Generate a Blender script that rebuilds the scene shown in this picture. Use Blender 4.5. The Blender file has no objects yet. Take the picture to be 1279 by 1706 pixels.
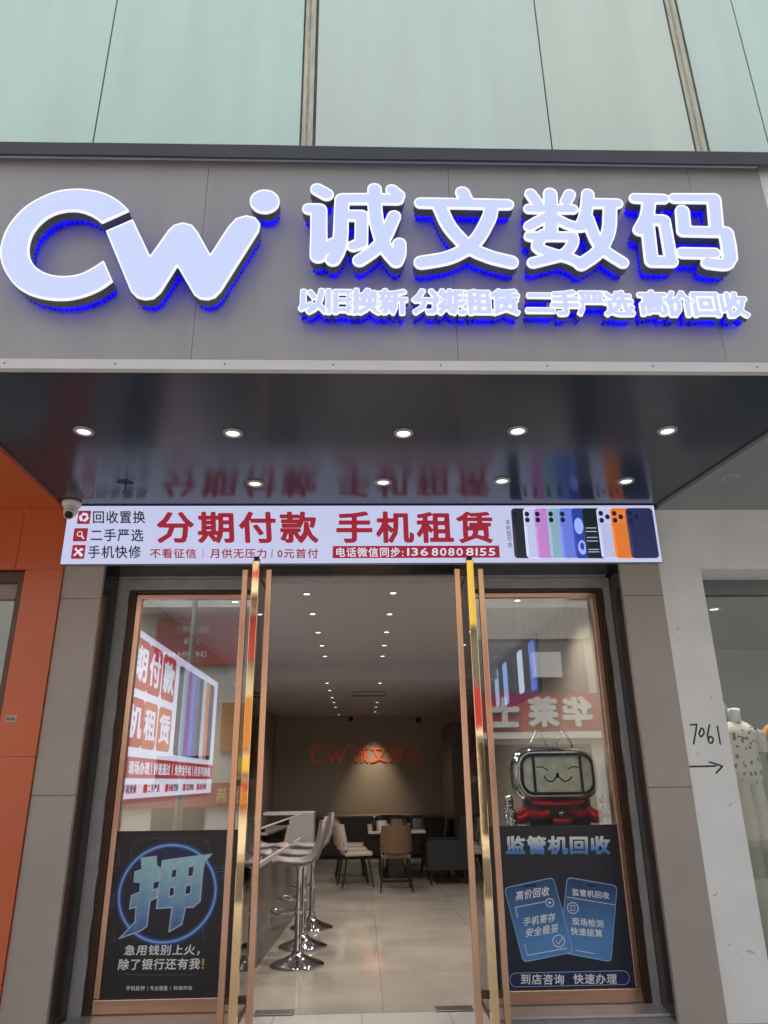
import bpy, bmesh, math, random
import numpy as np
from mathutils import Vector, Matrix
from mathutils.geometry import delaunay_2d_cdt
random.seed(7)
R_ = math.radians
sc = bpy.context.scene
COL = sc.collection

# ------------------------------------------------------------------ camera
FPX, PW, PH = 1200.0, 1279.0, 1706.0
PITCH, YAW, ROLL, EYE = R_(20.451), R_(1.922), R_(-0.750), Vector((0, 0, 1.5))
cd = bpy.data.cameras.new('camera'); cam = bpy.data.objects.new('camera', cd); COL.objects.link(cam)
cd.sensor_fit = 'HORIZONTAL'; cd.sensor_width = 36; cd.lens = 36*FPX/PW
cd.clip_start = .05; cd.clip_end = 500
_f = Vector((math.sin(YAW)*math.cos(PITCH), math.cos(YAW)*math.cos(PITCH), math.sin(PITCH)))
_r = Vector((math.cos(YAW), -math.sin(YAW), 0)); _u = _r.cross(_f)
CX = _r*math.cos(ROLL) + _u*math.sin(ROLL); CY = -_r*math.sin(ROLL) + _u*math.cos(ROLL)
cam.matrix_world = Matrix(((CX.x, CY.x, -_f.x, EYE.x), (CX.y, CY.y, -_f.y, EYE.y), (CX.z, CY.z, -_f.z, EYE.z), (0, 0, 0, 1)))
sc.camera = cam
sc.cycles.use_denoising = True
sc.cycles.max_bounces = 10; sc.cycles.transparent_max_bounces = 16; sc.cycles.sample_clamp_indirect = 6

# ------------------------------------------------------------------ light: bright overcast day
SUN_EL, SUN_ROT = R_(58), R_(-35)
w = bpy.data.worlds.new("World"); sc.world = w; w.use_nodes = True
nt = w.node_tree; nt.nodes.clear()
sky = nt.nodes.new('ShaderNodeTexSky'); sky.sky_type = 'NISHITA'; sky.sun_disc = False
sky.sun_elevation = SUN_EL; sky.sun_rotation = SUN_ROT; sky.air_density = 1.0; sky.dust_density = 4.0; sky.ozone_density = .6
hs = nt.nodes.new('ShaderNodeHueSaturation'); hs.inputs['Saturation'].default_value = .35
bg = nt.nodes.new('ShaderNodeBackground'); bg.inputs['Strength'].default_value = .15
wo = nt.nodes.new('ShaderNodeOutputWorld')
nt.links.new(sky.outputs[0], hs.inputs['Color']); nt.links.new(hs.outputs[0], bg.inputs[0]); nt.links.new(bg.outputs[0], wo.inputs[0])
sl = bpy.data.lights.new('sun', 'SUN'); sl.energy = .9; sl.angle = R_(25); sl.color = (1, .97, .92)
so = bpy.data.objects.new('sun', sl); COL.objects.link(so); so.location = (0, -20, 30)
so.rotation_euler = (R_(90)-SUN_EL, 0, R_(180+35))
sc.view_settings.view_transform = 'Standard'; sc.view_settings.look = 'None'
sc.view_settings.exposure = 1.0; sc.view_settings.gamma = 1.0

# ------------------------------------------------------------------ measured points of the photo -> places on real planes
def ray(x, y): return CX*((x-PW/2)/FPX) - CY*((y-PH/2)/FPX) + _f
def onY(x, y, Y): d = ray(x, y); return EYE + d*(Y/d.y)
def onX(x, y, X): d = ray(x, y); return EYE + d*(X/d.x)

# ------------------------------------------------------------------ materials
def srgb(r, g, b): return tuple(((c/255)/12.92 if c/255 <= .04045 else ((c/255+.055)/1.055)**2.4) for c in (r, g, b))
def mat(name, col, rough=.5, metal=0, spec=.5, emit=0, ecol=None, var=0, vscale=3, bump=0, bscale=40, coat=0, stretch=None, rvar=0):
    m = bpy.data.materials.new(name); m.use_nodes = True; t = m.node_tree; b = t.nodes['Principled BSDF']
    b.inputs['Base Color'].default_value = (*col, 1); b.inputs['Roughness'].default_value = rough
    b.inputs['Metallic'].default_value = metal; b.inputs['Specular IOR Level'].default_value = spec
    if coat: b.inputs['Coat Weight'].default_value = coat; b.inputs['Coat Roughness'].default_value = .05
    if emit: b.inputs['Emission Color'].default_value = (*(ecol or col), 1); b.inputs['Emission Strength'].default_value = emit
    if var or bump or rvar:
        tc = t.nodes.new('ShaderNodeTexCoord'); src = tc.outputs['Object']
        if stretch:
            mp = t.nodes.new('ShaderNodeMapping'); mp.inputs['Scale'].default_value = stretch
            t.links.new(src, mp.inputs[0]); src = mp.outputs[0]
    if var or rvar:
        n = t.nodes.new('ShaderNodeTexNoise'); n.inputs['Scale'].default_value = vscale; n.inputs['Detail'].default_value = 5
        t.links.new(src, n.inputs['Vector'])
    if var:
        r = t.nodes.new('ShaderNodeValToRGB')
        r.color_ramp.elements[0].position = .3; r.color_ramp.elements[1].position = .7
        r.color_ramp.elements[0].color = (*[c*(1-var) for c in col], 1); r.color_ramp.elements[1].color = (*[min(1, c*(1+var)) for c in col], 1)
        t.links.new(n.outputs[0], r.inputs[0]); t.links.new(r.outputs[0], b.inputs['Base Color'])
    if rvar:
        mr = t.nodes.new('ShaderNodeMapRange'); mr.inputs['To Min'].default_value = max(0, rough-rvar); mr.inputs['To Max'].default_value = rough+rvar
        t.links.new(n.outputs[0], mr.inputs[0]); t.links.new(mr.outputs[0], b.inputs['Roughness'])
    if bump:
        n2 = t.nodes.new('ShaderNodeTexNoise'); n2.inputs['Scale'].default_value = bscale; n2.inputs['Detail'].default_value = 3
        bp = t.nodes.new('ShaderNodeBump'); bp.inputs['Strength'].default_value = bump; bp.inputs['Distance'].default_value = .01
        t.links.new(src, n2.inputs['Vector']); t.links.new(n2.outputs[0], bp.inputs['Height']); t.links.new(bp.outputs[0], b.inputs['Normal'])
    return m
def glass(name, refl, tint=(.93, .96, .95)):
    m = bpy.data.materials.new(name); m.use_nodes = True; t = m.node_tree; t.nodes.clear()
    o = t.nodes.new('ShaderNodeOutputMaterial'); a = t.nodes.new('ShaderNodeBsdfTransparent'); g = t.nodes.new('ShaderNodeBsdfGlossy')
    a.inputs[0].default_value = (*tint, 1); g.inputs['Roughness'].default_value = .0; g.inputs[0].default_value = (1, 1, 1, 1)
    lw = t.nodes.new('ShaderNodeLayerWeight'); lw.inputs['Blend'].default_value = .25
    mr = t.nodes.new('ShaderNodeMapRange'); mr.inputs['To Min'].default_value = refl; mr.inputs['To Max'].default_value = 1.0
    mx = t.nodes.new('ShaderNodeMixShader')
    t.links.new(lw.outputs['Fresnel'], mr.inputs[0]); t.links.new(mr.outputs[0], mx.inputs[0])
    t.links.new(a.outputs[0], mx.inputs[1]); t.links.new(g.outputs[0], mx.inputs[2]); t.links.new(mx.outputs[0], o.inputs[0])
    return m
def lit(name, col, e, base=None): return mat(name, base or tuple(c*.6 for c in col), .35, emit=e, ecol=col)
def gradient_print(name, c0, c1, axis, lo, hi, rough=.4, emit=0, noise=.15, nscale=18):
    """print whose ink runs from c0 to c1 along one object axis"""
    m = mat(name, c0, rough); t = m.node_tree; b = t.nodes['Principled BSDF']
    tc = t.nodes.new('ShaderNodeTexCoord'); sp = t.nodes.new('ShaderNodeSeparateXYZ'); mr = t.nodes.new('ShaderNodeMapRange')
    mr.inputs['From Min'].default_value = lo; mr.inputs['From Max'].default_value = hi
    n = t.nodes.new('ShaderNodeTexNoise'); n.inputs['Scale'].default_value = nscale; n.inputs['Detail'].default_value = 6
    ad = t.nodes.new('ShaderNodeMath'); ad.operation = 'MULTIPLY_ADD'; ad.inputs[1].default_value = noise*2; 
    r = t.nodes.new('ShaderNodeValToRGB'); r.color_ramp.elements[0].color = (*c0, 1); r.color_ramp.elements[1].color = (*c1, 1)
    t.links.new(tc.outputs['Object'], sp.inputs[0]); t.links.new(sp.outputs[axis], mr.inputs[0]); t.links.new(tc.outputs['Object'], n.inputs['Vector'])
    t.links.new(n.outputs[0], ad.inputs[0]); t.links.new(mr.outputs[0], ad.inputs[2]); 
    sb = t.nodes.new('ShaderNodeMath'); sb.operation = 'SUBTRACT'; sb.inputs[1].default_value = noise
    t.links.new(ad.outputs[0], sb.inputs[0]); t.links.new(sb.outputs[0], r.inputs[0]); t.links.new(r.outputs[0], b.inputs['Base Color'])
    return m

M = {}
M['panel_grey'] = mat('aluminium_panel_warm_grey', (.37, .362, .355), .36, spec=.5, var=.05, vscale=2.2, rvar=.06, stretch=(2.5, 1, .35), bump=.05, bscale=1.1)
M['panel_line'] = mat('panel_joint', (.05, .05, .05), .6)
M['coping'] = mat('coping_dark_grey', (.06, .062, .072), .4, var=.12, vscale=2, bump=.15, bscale=3)
M['white_trim'] = mat('white_trim', (.72, .69, .66), .35, var=.04)
M['screw'] = mat('screw', (.12, .11, .1), .4, metal=1)
M['soffit'] = mat('gloss_dark_soffit', (.032, .043, .066), .2, spec=.5, rvar=.03, vscale=1.2)
M['sign_face'] = lit('acrylic_sign_face', (.47, .535, .80), .52, (.16, .17, .19))
M['sign_rim'] = lit('sign_rim', (.92, .96, 1.0), .42, (.45, .45, .45))  # metal trim, its brightness put in as a weak glow
M['sign_return'] = mat('sign_return_metal', (.13, .13, .12), .4, var=.2, vscale=8)
M['blue_led'] = lit('blue_led', (.003, .001, 1.0), .65, (.01, .01, .2))
_t = M['blue_led'].node_tree; _n = _t.nodes.new('ShaderNodeTexNoise'); _n.inputs['Scale'].default_value = 22; _c = _t.nodes.new('ShaderNodeTexCoord'); _m = _t.nodes.new('ShaderNodeMapRange')
_m.inputs['From Min'].default_value = .35; _m.inputs['From Max'].default_value = .65; _m.inputs['To Min'].default_value = .25; _m.inputs['To Max'].default_value = 1.1
_t.links.new(_c.outputs['Object'], _n.inputs['Vector']); _t.links.new(_n.outputs[0], _m.inputs[0]); _t.links.new(_m.outputs[0], _t.nodes['Principled BSDF'].inputs['Emission Strength'])   # single LEDs burn unevenly
M['blue_bead'] = lit('blue_bead', (.0, .0, .3), .12, (.004, .004, .05))
M['box_face'] = lit('backlit_white_film', (.49, .52, .745), .52, (.16, .16, .18))
M['box_red'] = lit('backlit_red_film', (.30, .017, .03), .5, (.12, .01, .014))
M['box_black'] = lit('backlit_black_film', (.02, .02, .03), .5, (.02, .02, .02))
M['box_white'] = lit('backlit_plain_film', (.62, .62, .78), .5, (.3, .3, .3))
M['box_house'] = mat('light_box_housing', (.30, .29, .29), .4)
M['brown_panel'] = mat('brown_grey_panel', (.40, .345, .30), .38, var=.06, vscale=1.5, rvar=.06)
M['dark_panel'] = mat('dark_gloss_panel', (.022, .021, .023), .16, spec=.5, rvar=.05)
M['grey_trim'] = mat('rough_grey_plaster', (.42, .40, .39), .75, var=.12, vscale=9, bump=.3, bscale=30)
M['copper'] = mat('copper_frame', (.74, .47, .33), .2, metal=1, rvar=.06, vscale=6)
M['brown_frame'] = mat('dark_bronze_frame', (.10, .06, .042), .3, metal=.6)
M['gold'] = mat('gold_mirror_steel', (.97, .74, .44), .045, metal=1, bump=.03, bscale=4)
M['glass'] = glass('window_glass', .105)
M['door_glass'] = glass('door_glass', .10)
M['marble'] = mat('pale_marble', (.5, .47, .45), .12, var=.16, vscale=2.5, bump=0)
M['chrome'] = mat('chrome', (.62, .62, .64), .06, metal=1)
M['steel'] = mat('brushed_steel', (.35, .34, .33), .3, metal=1)
M['orange'] = mat('orange_panel', (.60, .125, .04), .22, spec=.5, var=.07, vscale=1.4, rvar=.05)
M['joint_pale'] = mat('pale_joint', (.55, .35, .27), .6)
M['white_wall'] = mat('white_render', (.83, .82, .79), .6, var=.06, vscale=3, bump=.1, bscale=20)
M['neighbour_soffit'] = mat('grey_soffit', (.30, .31, .30), .5, var=.04)
M['ink'] = mat('black_marker', (.02, .02, .025), .5)
M['black'] = mat('black_plastic', (.012, .012, .013), .4)
M['dark_room'] = mat('dark_room', (.05, .05, .05), .7)
M['int_wall'] = mat('interior_wall', (.34, .28, .22), .55, var=.03)
M['int_ceiling'] = mat('interior_ceiling', (.46, .44, .44), .6, var=.02)
M['lamp'] = lit('lamp_diffuser', (1, .98, .92), 1.6, (.8, .8, .8))
M['lamp_int'] = lit('lamp_diffuser_inside', (1, .97, .92), 2.2, (.8, .8, .8))
M['lamp_weak'] = lit('lamp_diffuser_weak', (.95, 1, .95), .75, (.8, .8, .8))
M['lamp_off'] = mat('lamp_off', (.35, .36, .33), .4)
M['ring'] = mat('lamp_ring', (.42, .41, .40), .35, metal=.2)
M['wood_dark'] = mat('dark_wood', (.03, .019, .015), .35, var=.25, vscale=6, stretch=(6, 6, 1))
M['stool_white'] = mat('stool_shell', (.20, .172, .163), .35)
M['chair_tan'] = mat('tan_leather', (.15, .088, .05), .45, var=.1, vscale=8)
M['chair_white'] = mat('cream_chair_shell', (.5, .42, .36), .35)
M['chair_dark'] = mat('dark_blue_fabric', (.018, .019, .024), .7)
M['table_top'] = mat('pale_table_top', (.42, .38, .32), .25)
M['counter'] = mat('counter_front', (.16, .14, .125), .3, var=.05)
M['counter_white'] = mat('white_ledge', (.45, .43, .40), .3)
M['red_letter'] = mat('red_brown_letter', (.75, .17, .07), .35)
M['cctv'] = mat('cream_plastic', (.85, .78, .68), .4)

# ------------------------------------------------------------------ mesh builder
class MB:
    def __init__(s): s.v = []; s.f = []; s.m = []; s.sm = []
    def add(s, vs, fs, m=0, smooth=False):
        o = len(s.v); s.v += [tuple(p) for p in vs]
        for f in fs: s.f.append(tuple(i+o for i in f)); s.m.append(m); s.sm.append(smooth)
        return s
    def box(s, x0, x1, y0, y1, z0, z1, m=0):
        x0, x1 = sorted((x0, x1)); y0, y1 = sorted((y0, y1)); z0, z1 = sorted((z0, z1))
        return s.add([(x0, y0, z0), (x1, y0, z0), (x1, y1, z0), (x0, y1, z0), (x0, y0, z1), (x1, y0, z1), (x1, y1, z1), (x0, y1, z1)],
              [(0, 3, 2, 1), (4, 5, 6, 7), (0, 1, 5, 4), (1, 2, 6, 5), (2, 3, 7, 6), (3, 0, 4, 7)], m)
    def prism(s, poly, d, m=0):
        """poly: 3D points in order, extruded by vector d"""
        n = len(poly); d = Vector(d); P = [Vector(p) for p in poly]
        s.add(P+[p+d for p in P], [tuple(range(n))[::-1], tuple(range(n, 2*n))]+[(i, (i+1) % n, n+(i+1) % n, n+i) for i in range(n)], m); return s
    def tube(s, pts, rad, n=8, m=0, caps=True):
        pts = [Vector(p) for p in pts]; k = len(pts); rad = rad if hasattr(rad, '__len__') else [rad]*k
        vs = []; a = None
        for i, p in enumerate(pts):
            t = (pts[min(i+1, k-1)]-pts[max(i-1, 0)]).normalized()
            if a is None: a = t.orthogonal().normalized()
            a = (a-t*a.dot(t)).normalized(); b = t.cross(a)
            vs += [p+(a*math.cos(q)+b*math.sin(q))*rad[i] for q in (2*math.pi*j/n for j in range(n))]
        fs = [(i*n+j, i*n+(j+1) % n, (i+1)*n+(j+1) % n, (i+1)*n+j) for i in range(k-1) for j in range(n)]
        s.add(vs, fs, m, True)
        if caps: s.add(vs[:n], [tuple(range(n))[::-1]], m); s.add(vs[-n:], [tuple(range(n))], m)
        return s
    def lathe(s, prof, c=(0, 0, 0), n=28, m=0, axis='z'):
        vs = []
        for r, z in prof:
            for j in range(n):
                q = 2*math.pi*j/n; a, b = r*math.cos(q), r*math.sin(q)
                vs.append((c[0]+a, c[1]+b, c[2]+z) if axis == 'z' else (c[0]+a, c[1]-z, c[2]+b))
        fs = [(i*n+j, i*n+(j+1) % n, (i+1)*n+(j+1) % n, (i+1)*n+j) for i in range(len(prof)-1) for j in range(n)]
        s.add(vs, fs, m, True); return s
    def ball(s, c, r, n=10, k=6, m=0, sq=(1, 1, 1)):
        vs = []
        for i in range(k+1):
            t = math.pi*i/k
            for j in range(n):
                q = 2*math.pi*j/n
                vs.append((c[0]+r*sq[0]*math.sin(t)*math.cos(q), c[1]+r*sq[1]*math.sin(t)*math.sin(q), c[2]+r*sq[2]*math.cos(t)))
        s.add(vs, [(i*n+j, (i+1)*n+j, (i+1)*n+(j+1) % n, i*n+(j+1) % n) for i in range(k) for j in range(n)], m, True); return s
    def loft(s, rings, m=0, caps=True):
        """rings: equal-length closed loops of 3D points"""
        n = len(rings[0]); vs = [p for r in rings for p in r]
        s.add(vs, [(i*n+j, i*n+(j+1) % n, (i+1)*n+(j+1) % n, (i+1)*n+j) for i in range(len(rings)-1) for j in range(n)], m, True)
        if caps: s.add(rings[0], [tuple(range(n))[::-1]], m); s.add(rings[-1], [tuple(range(n))], m)
        return s
    def build(s, name, mats, parent=None, bevel=0, origin=None):
        mats = mats if isinstance(mats, (list, tuple)) else [mats]
        me = bpy.data.meshes.new(name)
        V = np.array(s.v, float)
        if parent is not None:
            o = Vector((0, 0, 0)); q = parent
            while q is not None: o = o + q.location; q = q.parent
        else:
            o = Vector(origin) if origin else Vector(((V[:, 0].min()+V[:, 0].max())/2, (V[:, 1].min()+V[:, 1].max())/2, V[:, 2].min()))
        V = V-np.array(o)
        me.from_pydata(V.tolist(), [], s.f)
        for m in mats: me.materials.append(m)
        me.polygons.foreach_set('material_index', s.m); me.polygons.foreach_set('use_smooth', s.sm)
        if bevel:
            bm = bmesh.new(); bm.from_mesh(me); bmesh.ops.remove_doubles(bm, verts=bm.verts, dist=1e-5)
            es = [e for e in bm.edges if len(e.link_faces) == 2 and e.calc_face_angle(0) > .6]
            bmesh.ops.bevel(bm, geom=es, offset=bevel, segments=2, affect='EDGES', profile=.5, clamp_overlap=True)
            bm.to_mesh(me); bm.free()
        me.update()
        ob = bpy.data.objects.new(name, me); COL.objects.link(ob)
        if parent is not None: ob.parent = parent
        else: ob.location = o
        return ob

def tag(o, label=None, cat=None, group=None, kind=None):
    if label: o['label'] = label
    if cat: o['category'] = cat
    if group: o['group'] = group
    if kind: o['kind'] = kind
    return o
def thing(name, label, cat, loc, group=None):
    o = bpy.data.objects.new(name, None); o.empty_display_size = .1; COL.objects.link(o); o.location = loc
    return tag(o, label, cat, group)
def structure(o): o['kind'] = 'structure'; return o
def copy_tree(o, parent=None):
    kids = list(o.children); c = o.copy(); COL.objects.link(c)
    if parent is not None: c.parent = parent
    for k in kids: copy_tree(k, c)
    return c

# ------------------------------------------------------------------ outlines from distance fields: lettering with real stroke weight
def march(F, x0, y0, h):
    """closed outlines of F < 0 on a grid F[j, i]"""
    ny, nx = F.shape; S = F < 0; nxt = {}; P = {}
    c = S[:-1, :-1].astype(int)+S[:-1, 1:]*2+S[1:, 1:]*4+S[1:, :-1]*8
    def ept(k):
        if k in P: return
        i, j, d = k
        a = F[j, i]; b = F[j, i+1] if d == 0 else F[j+1, i]; t = a/(a-b)
        P[k] = (x0+(i+(t if d == 0 else 0))*h, y0+(j+(t if d == 1 else 0))*h)
    T = {1: ['bl'], 2: ['rb'], 3: ['rl'], 4: ['tr'], 5: ['bl', 'tr'], 6: ['tb'], 7: ['tl'], 8: ['lt'], 9: ['bt'], 10: ['rb', 'lt'], 11: ['rt'], 12: ['lr'], 13: ['br'], 14: ['lb']}
    for j, i in zip(*np.nonzero((c > 0) & (c < 15))):
        E = {'b': (i, j, 0), 't': (i, j+1, 0), 'l': (i, j, 1), 'r': (i+1, j, 1)}
        for a, b in T[int(c[j, i])]:
            ept(E[a]); ept(E[b]); nxt[E[a]] = E[b]
    loops = []
    while nxt:
        k = next(iter(nxt)); L = []
        while k in nxt: L.append(P[k]); k = nxt.pop(k)
        if len(L) > 3: loops.append(L)
    return loops
def simplify(L, eps):
    n = len(L)
    if n < 8: return L
    A = np.array(L); keep = np.zeros(n, bool); far = int(np.argmax(((A-A[0])**2).sum(1)))
    def dp(a, b):
        st = [(a, b)]
        while st:
            a, b = st.pop()
            if b-a < 2: continue
            p, q = A[a], A[b % n]; d = q-p; l = math.hypot(*d) or 1e-9
            s = A[a+1:b]-p; e = abs(s[:, 0]*d[1]-s[:, 1]*d[0])/l; k = int(np.argmax(e))
            if e[k] > eps: keep[a+1+k] = True; st += [(a, a+1+k), (a+1+k, b)]
    keep[0] = keep[far] = True; dp(0, far); dp(far, n)
    return [tuple(p) for p in A[keep]]
def fill(loops):
    """-> (points, triangles, outline edges), even-odd"""
    P = [p for L in loops for p in L]; E = []; o = 0
    for L in loops: E += [(o+i, o+(i+1) % len(L)) for i in range(len(L))]; o += len(L)
    V, _, T = delaunay_2d_cdt([Vector(p) for p in P], E, [], 1, 1e-7)[:3]
    V = [(v.x, v.y) for v in V]; same = len(V) == len(P); out = []
    A = np.array([P[a] for a, b in E]); B = np.array([P[b] for a, b in E])
    for t in T:
        if len(t) < 3: continue
        cx = sum(V[k][0] for k in t)/len(t); cy = sum(V[k][1] for k in t)/len(t)
        c = (A[:, 1] > cy) != (B[:, 1] > cy)
        a, b = A[c], B[c]
        if int(((cx < (b[:, 0]-a[:, 0])*(cy-a[:, 1])/(b[:, 1]-a[:, 1])+a[:, 0])).sum()) % 2 == 0: continue
        ar = sum(V[t[q-1]][0]*V[t[q]][1]-V[t[q]][0]*V[t[q-1]][1] for q in range(len(t)))
        out.append(tuple(t) if ar > 0 else tuple(t)[::-1])
    if not same:
        o = len(V); return V+P, out, [(a+o, b+o) for a, b in E]
    return V, out, E
def slab(mb, sh, f0, f1, m=0, back=False, sides=True):
    """sh = (points, tris, edges); f0(u, v) the near face, f1(u, v) the far face"""
    P, T, E = sh; n = len(P)
    mb.add([f0(*p) for p in P], T, m)
    if sides: mb.add([f0(*p) for p in P]+[f1(*p) for p in P], [(b, a, a+n, b+n) for a, b in E], m)
    if back: mb.add([f1(*p) for p in P], [t[::-1] for t in T], m)
def seg_dist(A, B, X, Y):
    d = B-A; L = (d**2).sum(1); L[L == 0] = 1e-12; out = np.full(X.shape, 1e9)
    for k in range(len(A)):
        t = np.clip(((X-A[k, 0])*d[k, 0]+(Y-A[k, 1])*d[k, 1])/L[k], 0, 1)
        out = np.minimum(out, (X-A[k, 0]-t*d[k, 0])**2+(Y-A[k, 1]-t*d[k, 1])**2)
    return np.sqrt(out)
_raw = {}
def raw_glyph(ch):
    if ch in _raw: return _raw[ch]
    c = bpy.data.curves.new('g', 'FONT'); c.body = ch; c.size = 1; c.resolution_u = 2
    o = bpy.data.objects.new('g', c); COL.objects.link(o); bpy.context.view_layer.update()
    me = bpy.data.meshes.new_from_object(o.evaluated_get(bpy.context.evaluated_depsgraph_get()))
    V = [(round(v.co.x, 5), round(v.co.y, 5)) for v in me.vertices]; idx = {}; P = []; mp = []
    for p in V:
        if p not in idx: idx[p] = len(P); P.append(p)
        mp.append(idx[p])
    T = [tuple(mp[i] for i in f.vertices) for f in me.polygons]; cnt = {}
    for f in T:
        for a, b in zip(f, f[1:]+f[:1]): cnt[(a, b)] = cnt.get((a, b), 0)+1
    E = [e for e in cnt if (e[1], e[0]) not in cnt]
    bpy.data.objects.remove(o); bpy.data.curves.remove(c); bpy.data.meshes.remove(me)
    T = [f if sum(P[a][0]*P[b][1]-P[b][0]*P[a][1] for a, b in zip(f, f[1:]+f[:1])) > 0 else f[::-1] for f in T]
    _raw[ch] = (P, T, E); return _raw[ch]
_field = {}
def glyph_field(ch, h=1/60):
    if ch in _field: return _field[ch]
    P, T, E = raw_glyph(ch); A = np.array([P[a] for a, b in E]); B = np.array([P[b] for a, b in E])
    mn = np.minimum(A.min(0), B.min(0))-.12; mx = np.maximum(A.max(0), B.max(0))+.12
    xs = np.arange(mn[0], mx[0]+h, h); ys = np.arange(mn[1], mx[1]+h, h); X, Y = np.meshgrid(xs, ys)
    D = seg_dist(A, B, X, Y); ins = np.zeros(X.shape, int)
    for (ax, ay), (bx, by) in zip(A, B):
        if ay == by: continue
        ins += ((ay > Y) != (by > Y)) & (X < (bx-ax)*(Y-ay)/(by-ay)+ax)
    D[ins % 2 == 1] *= -1; D[D == 0] = 1e-9
    _field[ch] = (D, mn[0], mn[1], h); return _field[ch]
_gl = {}
def glyph(ch, bold=0):
    k = (ch, bold)
    if k in _gl: return _gl[k]
    if bold == 0: _gl[k] = raw_glyph(ch)
    else:
        F, x0, y0, h = glyph_field(ch); G = F-bold; G[G == 0] = 1e-9
        _gl[k] = fill([simplify(L, .0035) for L in march(G, x0, y0, h)])
    return _gl[k]
def string_shape(s, bold=0, gap=None):
    """one (points, tris, edges) for a string, tight box scaled to 0..1 x 0..1"""
    P = []; T = []; E = []; x = 0
    for ch in s:
        if ch == ' ': x += .45; continue
        p, t, e = glyph(ch, bold); a = np.array(p); o = len(P)
        wide = ord(ch) > 0x2e80
        dx = x if wide else x-a[:, 0].min()+.06
        P += [(q[0]+dx, q[1]) for q in p]; T += [tuple(i+o for i in f) for f in t]; E += [(i+o, j+o) for i, j in e]
        x += (1.06 if wide else a[:, 0].max()-a[:, 0].min()+.12)+(gap or 0)
    A = np.array(P); A = (A-A.min(0))/(A.max(0)-A.min(0))
    return [tuple(q) for q in A], T, E
def text(mb, s, BL, BR, TL, d, bold=0, m=0, gap=None):
    """string laid in the parallelogram BL-BR-TL (3D points), raised by vector d"""
    BL, BR, TL, d = Vector(BL), Vector(BR), Vector(TL), Vector(d); U, V = BR-BL, TL-BL
    slab(mb, string_shape(s, bold, gap), lambda u, v: BL+U*u+V*v+d, lambda u, v: BL+U*u+V*v, m)
def rounded(x0, z0, x1, z1, r, n=5):
    L = []
    for cx, cz, a in ((x1-r, z0+r, -90), (x1-r, z1-r, 0), (x0+r, z1-r, 90), (x0+r, z0+r, 180)):
        L += [(cx+r*math.cos(R_(a+90*i/n)), cz+r*math.sin(R_(a+90*i/n))) for i in range(n+1)]
    return L
def ellipse(cx, cz, rx, rz, n=40): return [(cx+rx*math.cos(2*math.pi*i/n), cz+rz*math.sin(2*math.pi*i/n)) for i in range(n)]
def flat(mb, loops, Y, d=.002, m=0):
    """flat printed or cut shape (x, z loops) on a plane of constant Y, d thick towards the street"""
    slab(mb, fill(loops), lambda u, v: (u, Y-d, v), lambda u, v: (u, Y, v), m)
def pxz(x, y, Y): p = onY(x, y, Y); return p.x, p.z
def rect_px(x0, y0, x1, y1, Y):
    a = onY(x0, y1, Y); b = onY(x1, y0, Y); return a.x, a.z, b.x, b.z
def text_px(mb, s, x0, y0, x1, y1, Y, d=.002, bold=0, m=0, gap=None):
    text(mb, s, onY(x0, y1, Y), onY(x1, y1, Y), onY(x0, y0, Y), (0, -d, 0), bold, m, gap)
def strokes_field(strokes, h=.006):
    A = []; rr = []
    for r, pts in strokes:
        for p, q in zip(pts, pts[1:] if len(pts) > 1 else pts): A.append((p, q, r))
    pts = np.array([p for a in A for p in a[:2]]); mn = pts.min(0)-.12; mx = pts.max(0)+.12
    X, Y = np.meshgrid(np.arange(mn[0], mx[0], h), np.arange(mn[1], mx[1], h)); F = np.full(X.shape, 1e9)
    for p, q, r in A: F = np.minimum(F, seg_dist(np.array([p]), np.array([q]), X, Y)-r)
    F[F == 0] = 1e-9
    return F, mn[0], mn[1], h
def polygon_field(L, h=.006):
    Ls = L if isinstance(L[0], list) else [L]
    A = np.array([p for l in Ls for p in l]); B = np.array([p for l in Ls for p in l[1:]+l[:1]]); mn = A.min(0)-.12; mx = A.max(0)+.12
    X, Y = np.meshgrid(np.arange(mn[0], mx[0], h), np.arange(mn[1], mx[1], h)); D = seg_dist(A, B, X, Y); ins = np.zeros(X.shape, int)
    for (ax, ay), (bx, by) in zip(A, B):
        if ay != by: ins += ((ay > Y) != (by > Y)) & (X < (bx-ax)*(Y-ay)/(by-ay)+ax)
    D[ins % 2 == 1] *= -1; D[D == 0] = 1e-9
    return D, mn[0], mn[1], h
def contour(field, off, eps=.0012):
    F, x0, y0, h = field; G = F-off; G[G == 0] = 1e-9
    return [simplify(L, eps) for L in march(G, x0, y0, h)]
def bspline(P, n=4, closed=True):
    out = []; k = len(P)
    for i in range(k if closed else k-1):
        p = [P[(i+j-1) % k] if closed else P[min(max(i+j-1, 0), k-1)] for j in range(4)]
        for s in range(n):
            t = s/n
            out.append(tuple(.5*((2*p[1][c])+(-p[0][c]+p[2][c])*t+(2*p[0][c]-5*p[1][c]+4*p[2][c]-p[3][c])*t*t+(-p[0][c]+3*p[1][c]-3*p[2][c]+p[3][c])*t**3) for c in (0, 1)))
    if not closed: out.append(P[-1])
    return out

# ================================================================== SETTING
FAC = 5.9           # glass line of the shop front
PIL = 5.45          # front of the pillars
BOX = 5.40          # face of the light box
FAS = 3.38          # face of the big fascia
SOF = 3.58          # canopy soffit height

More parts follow.
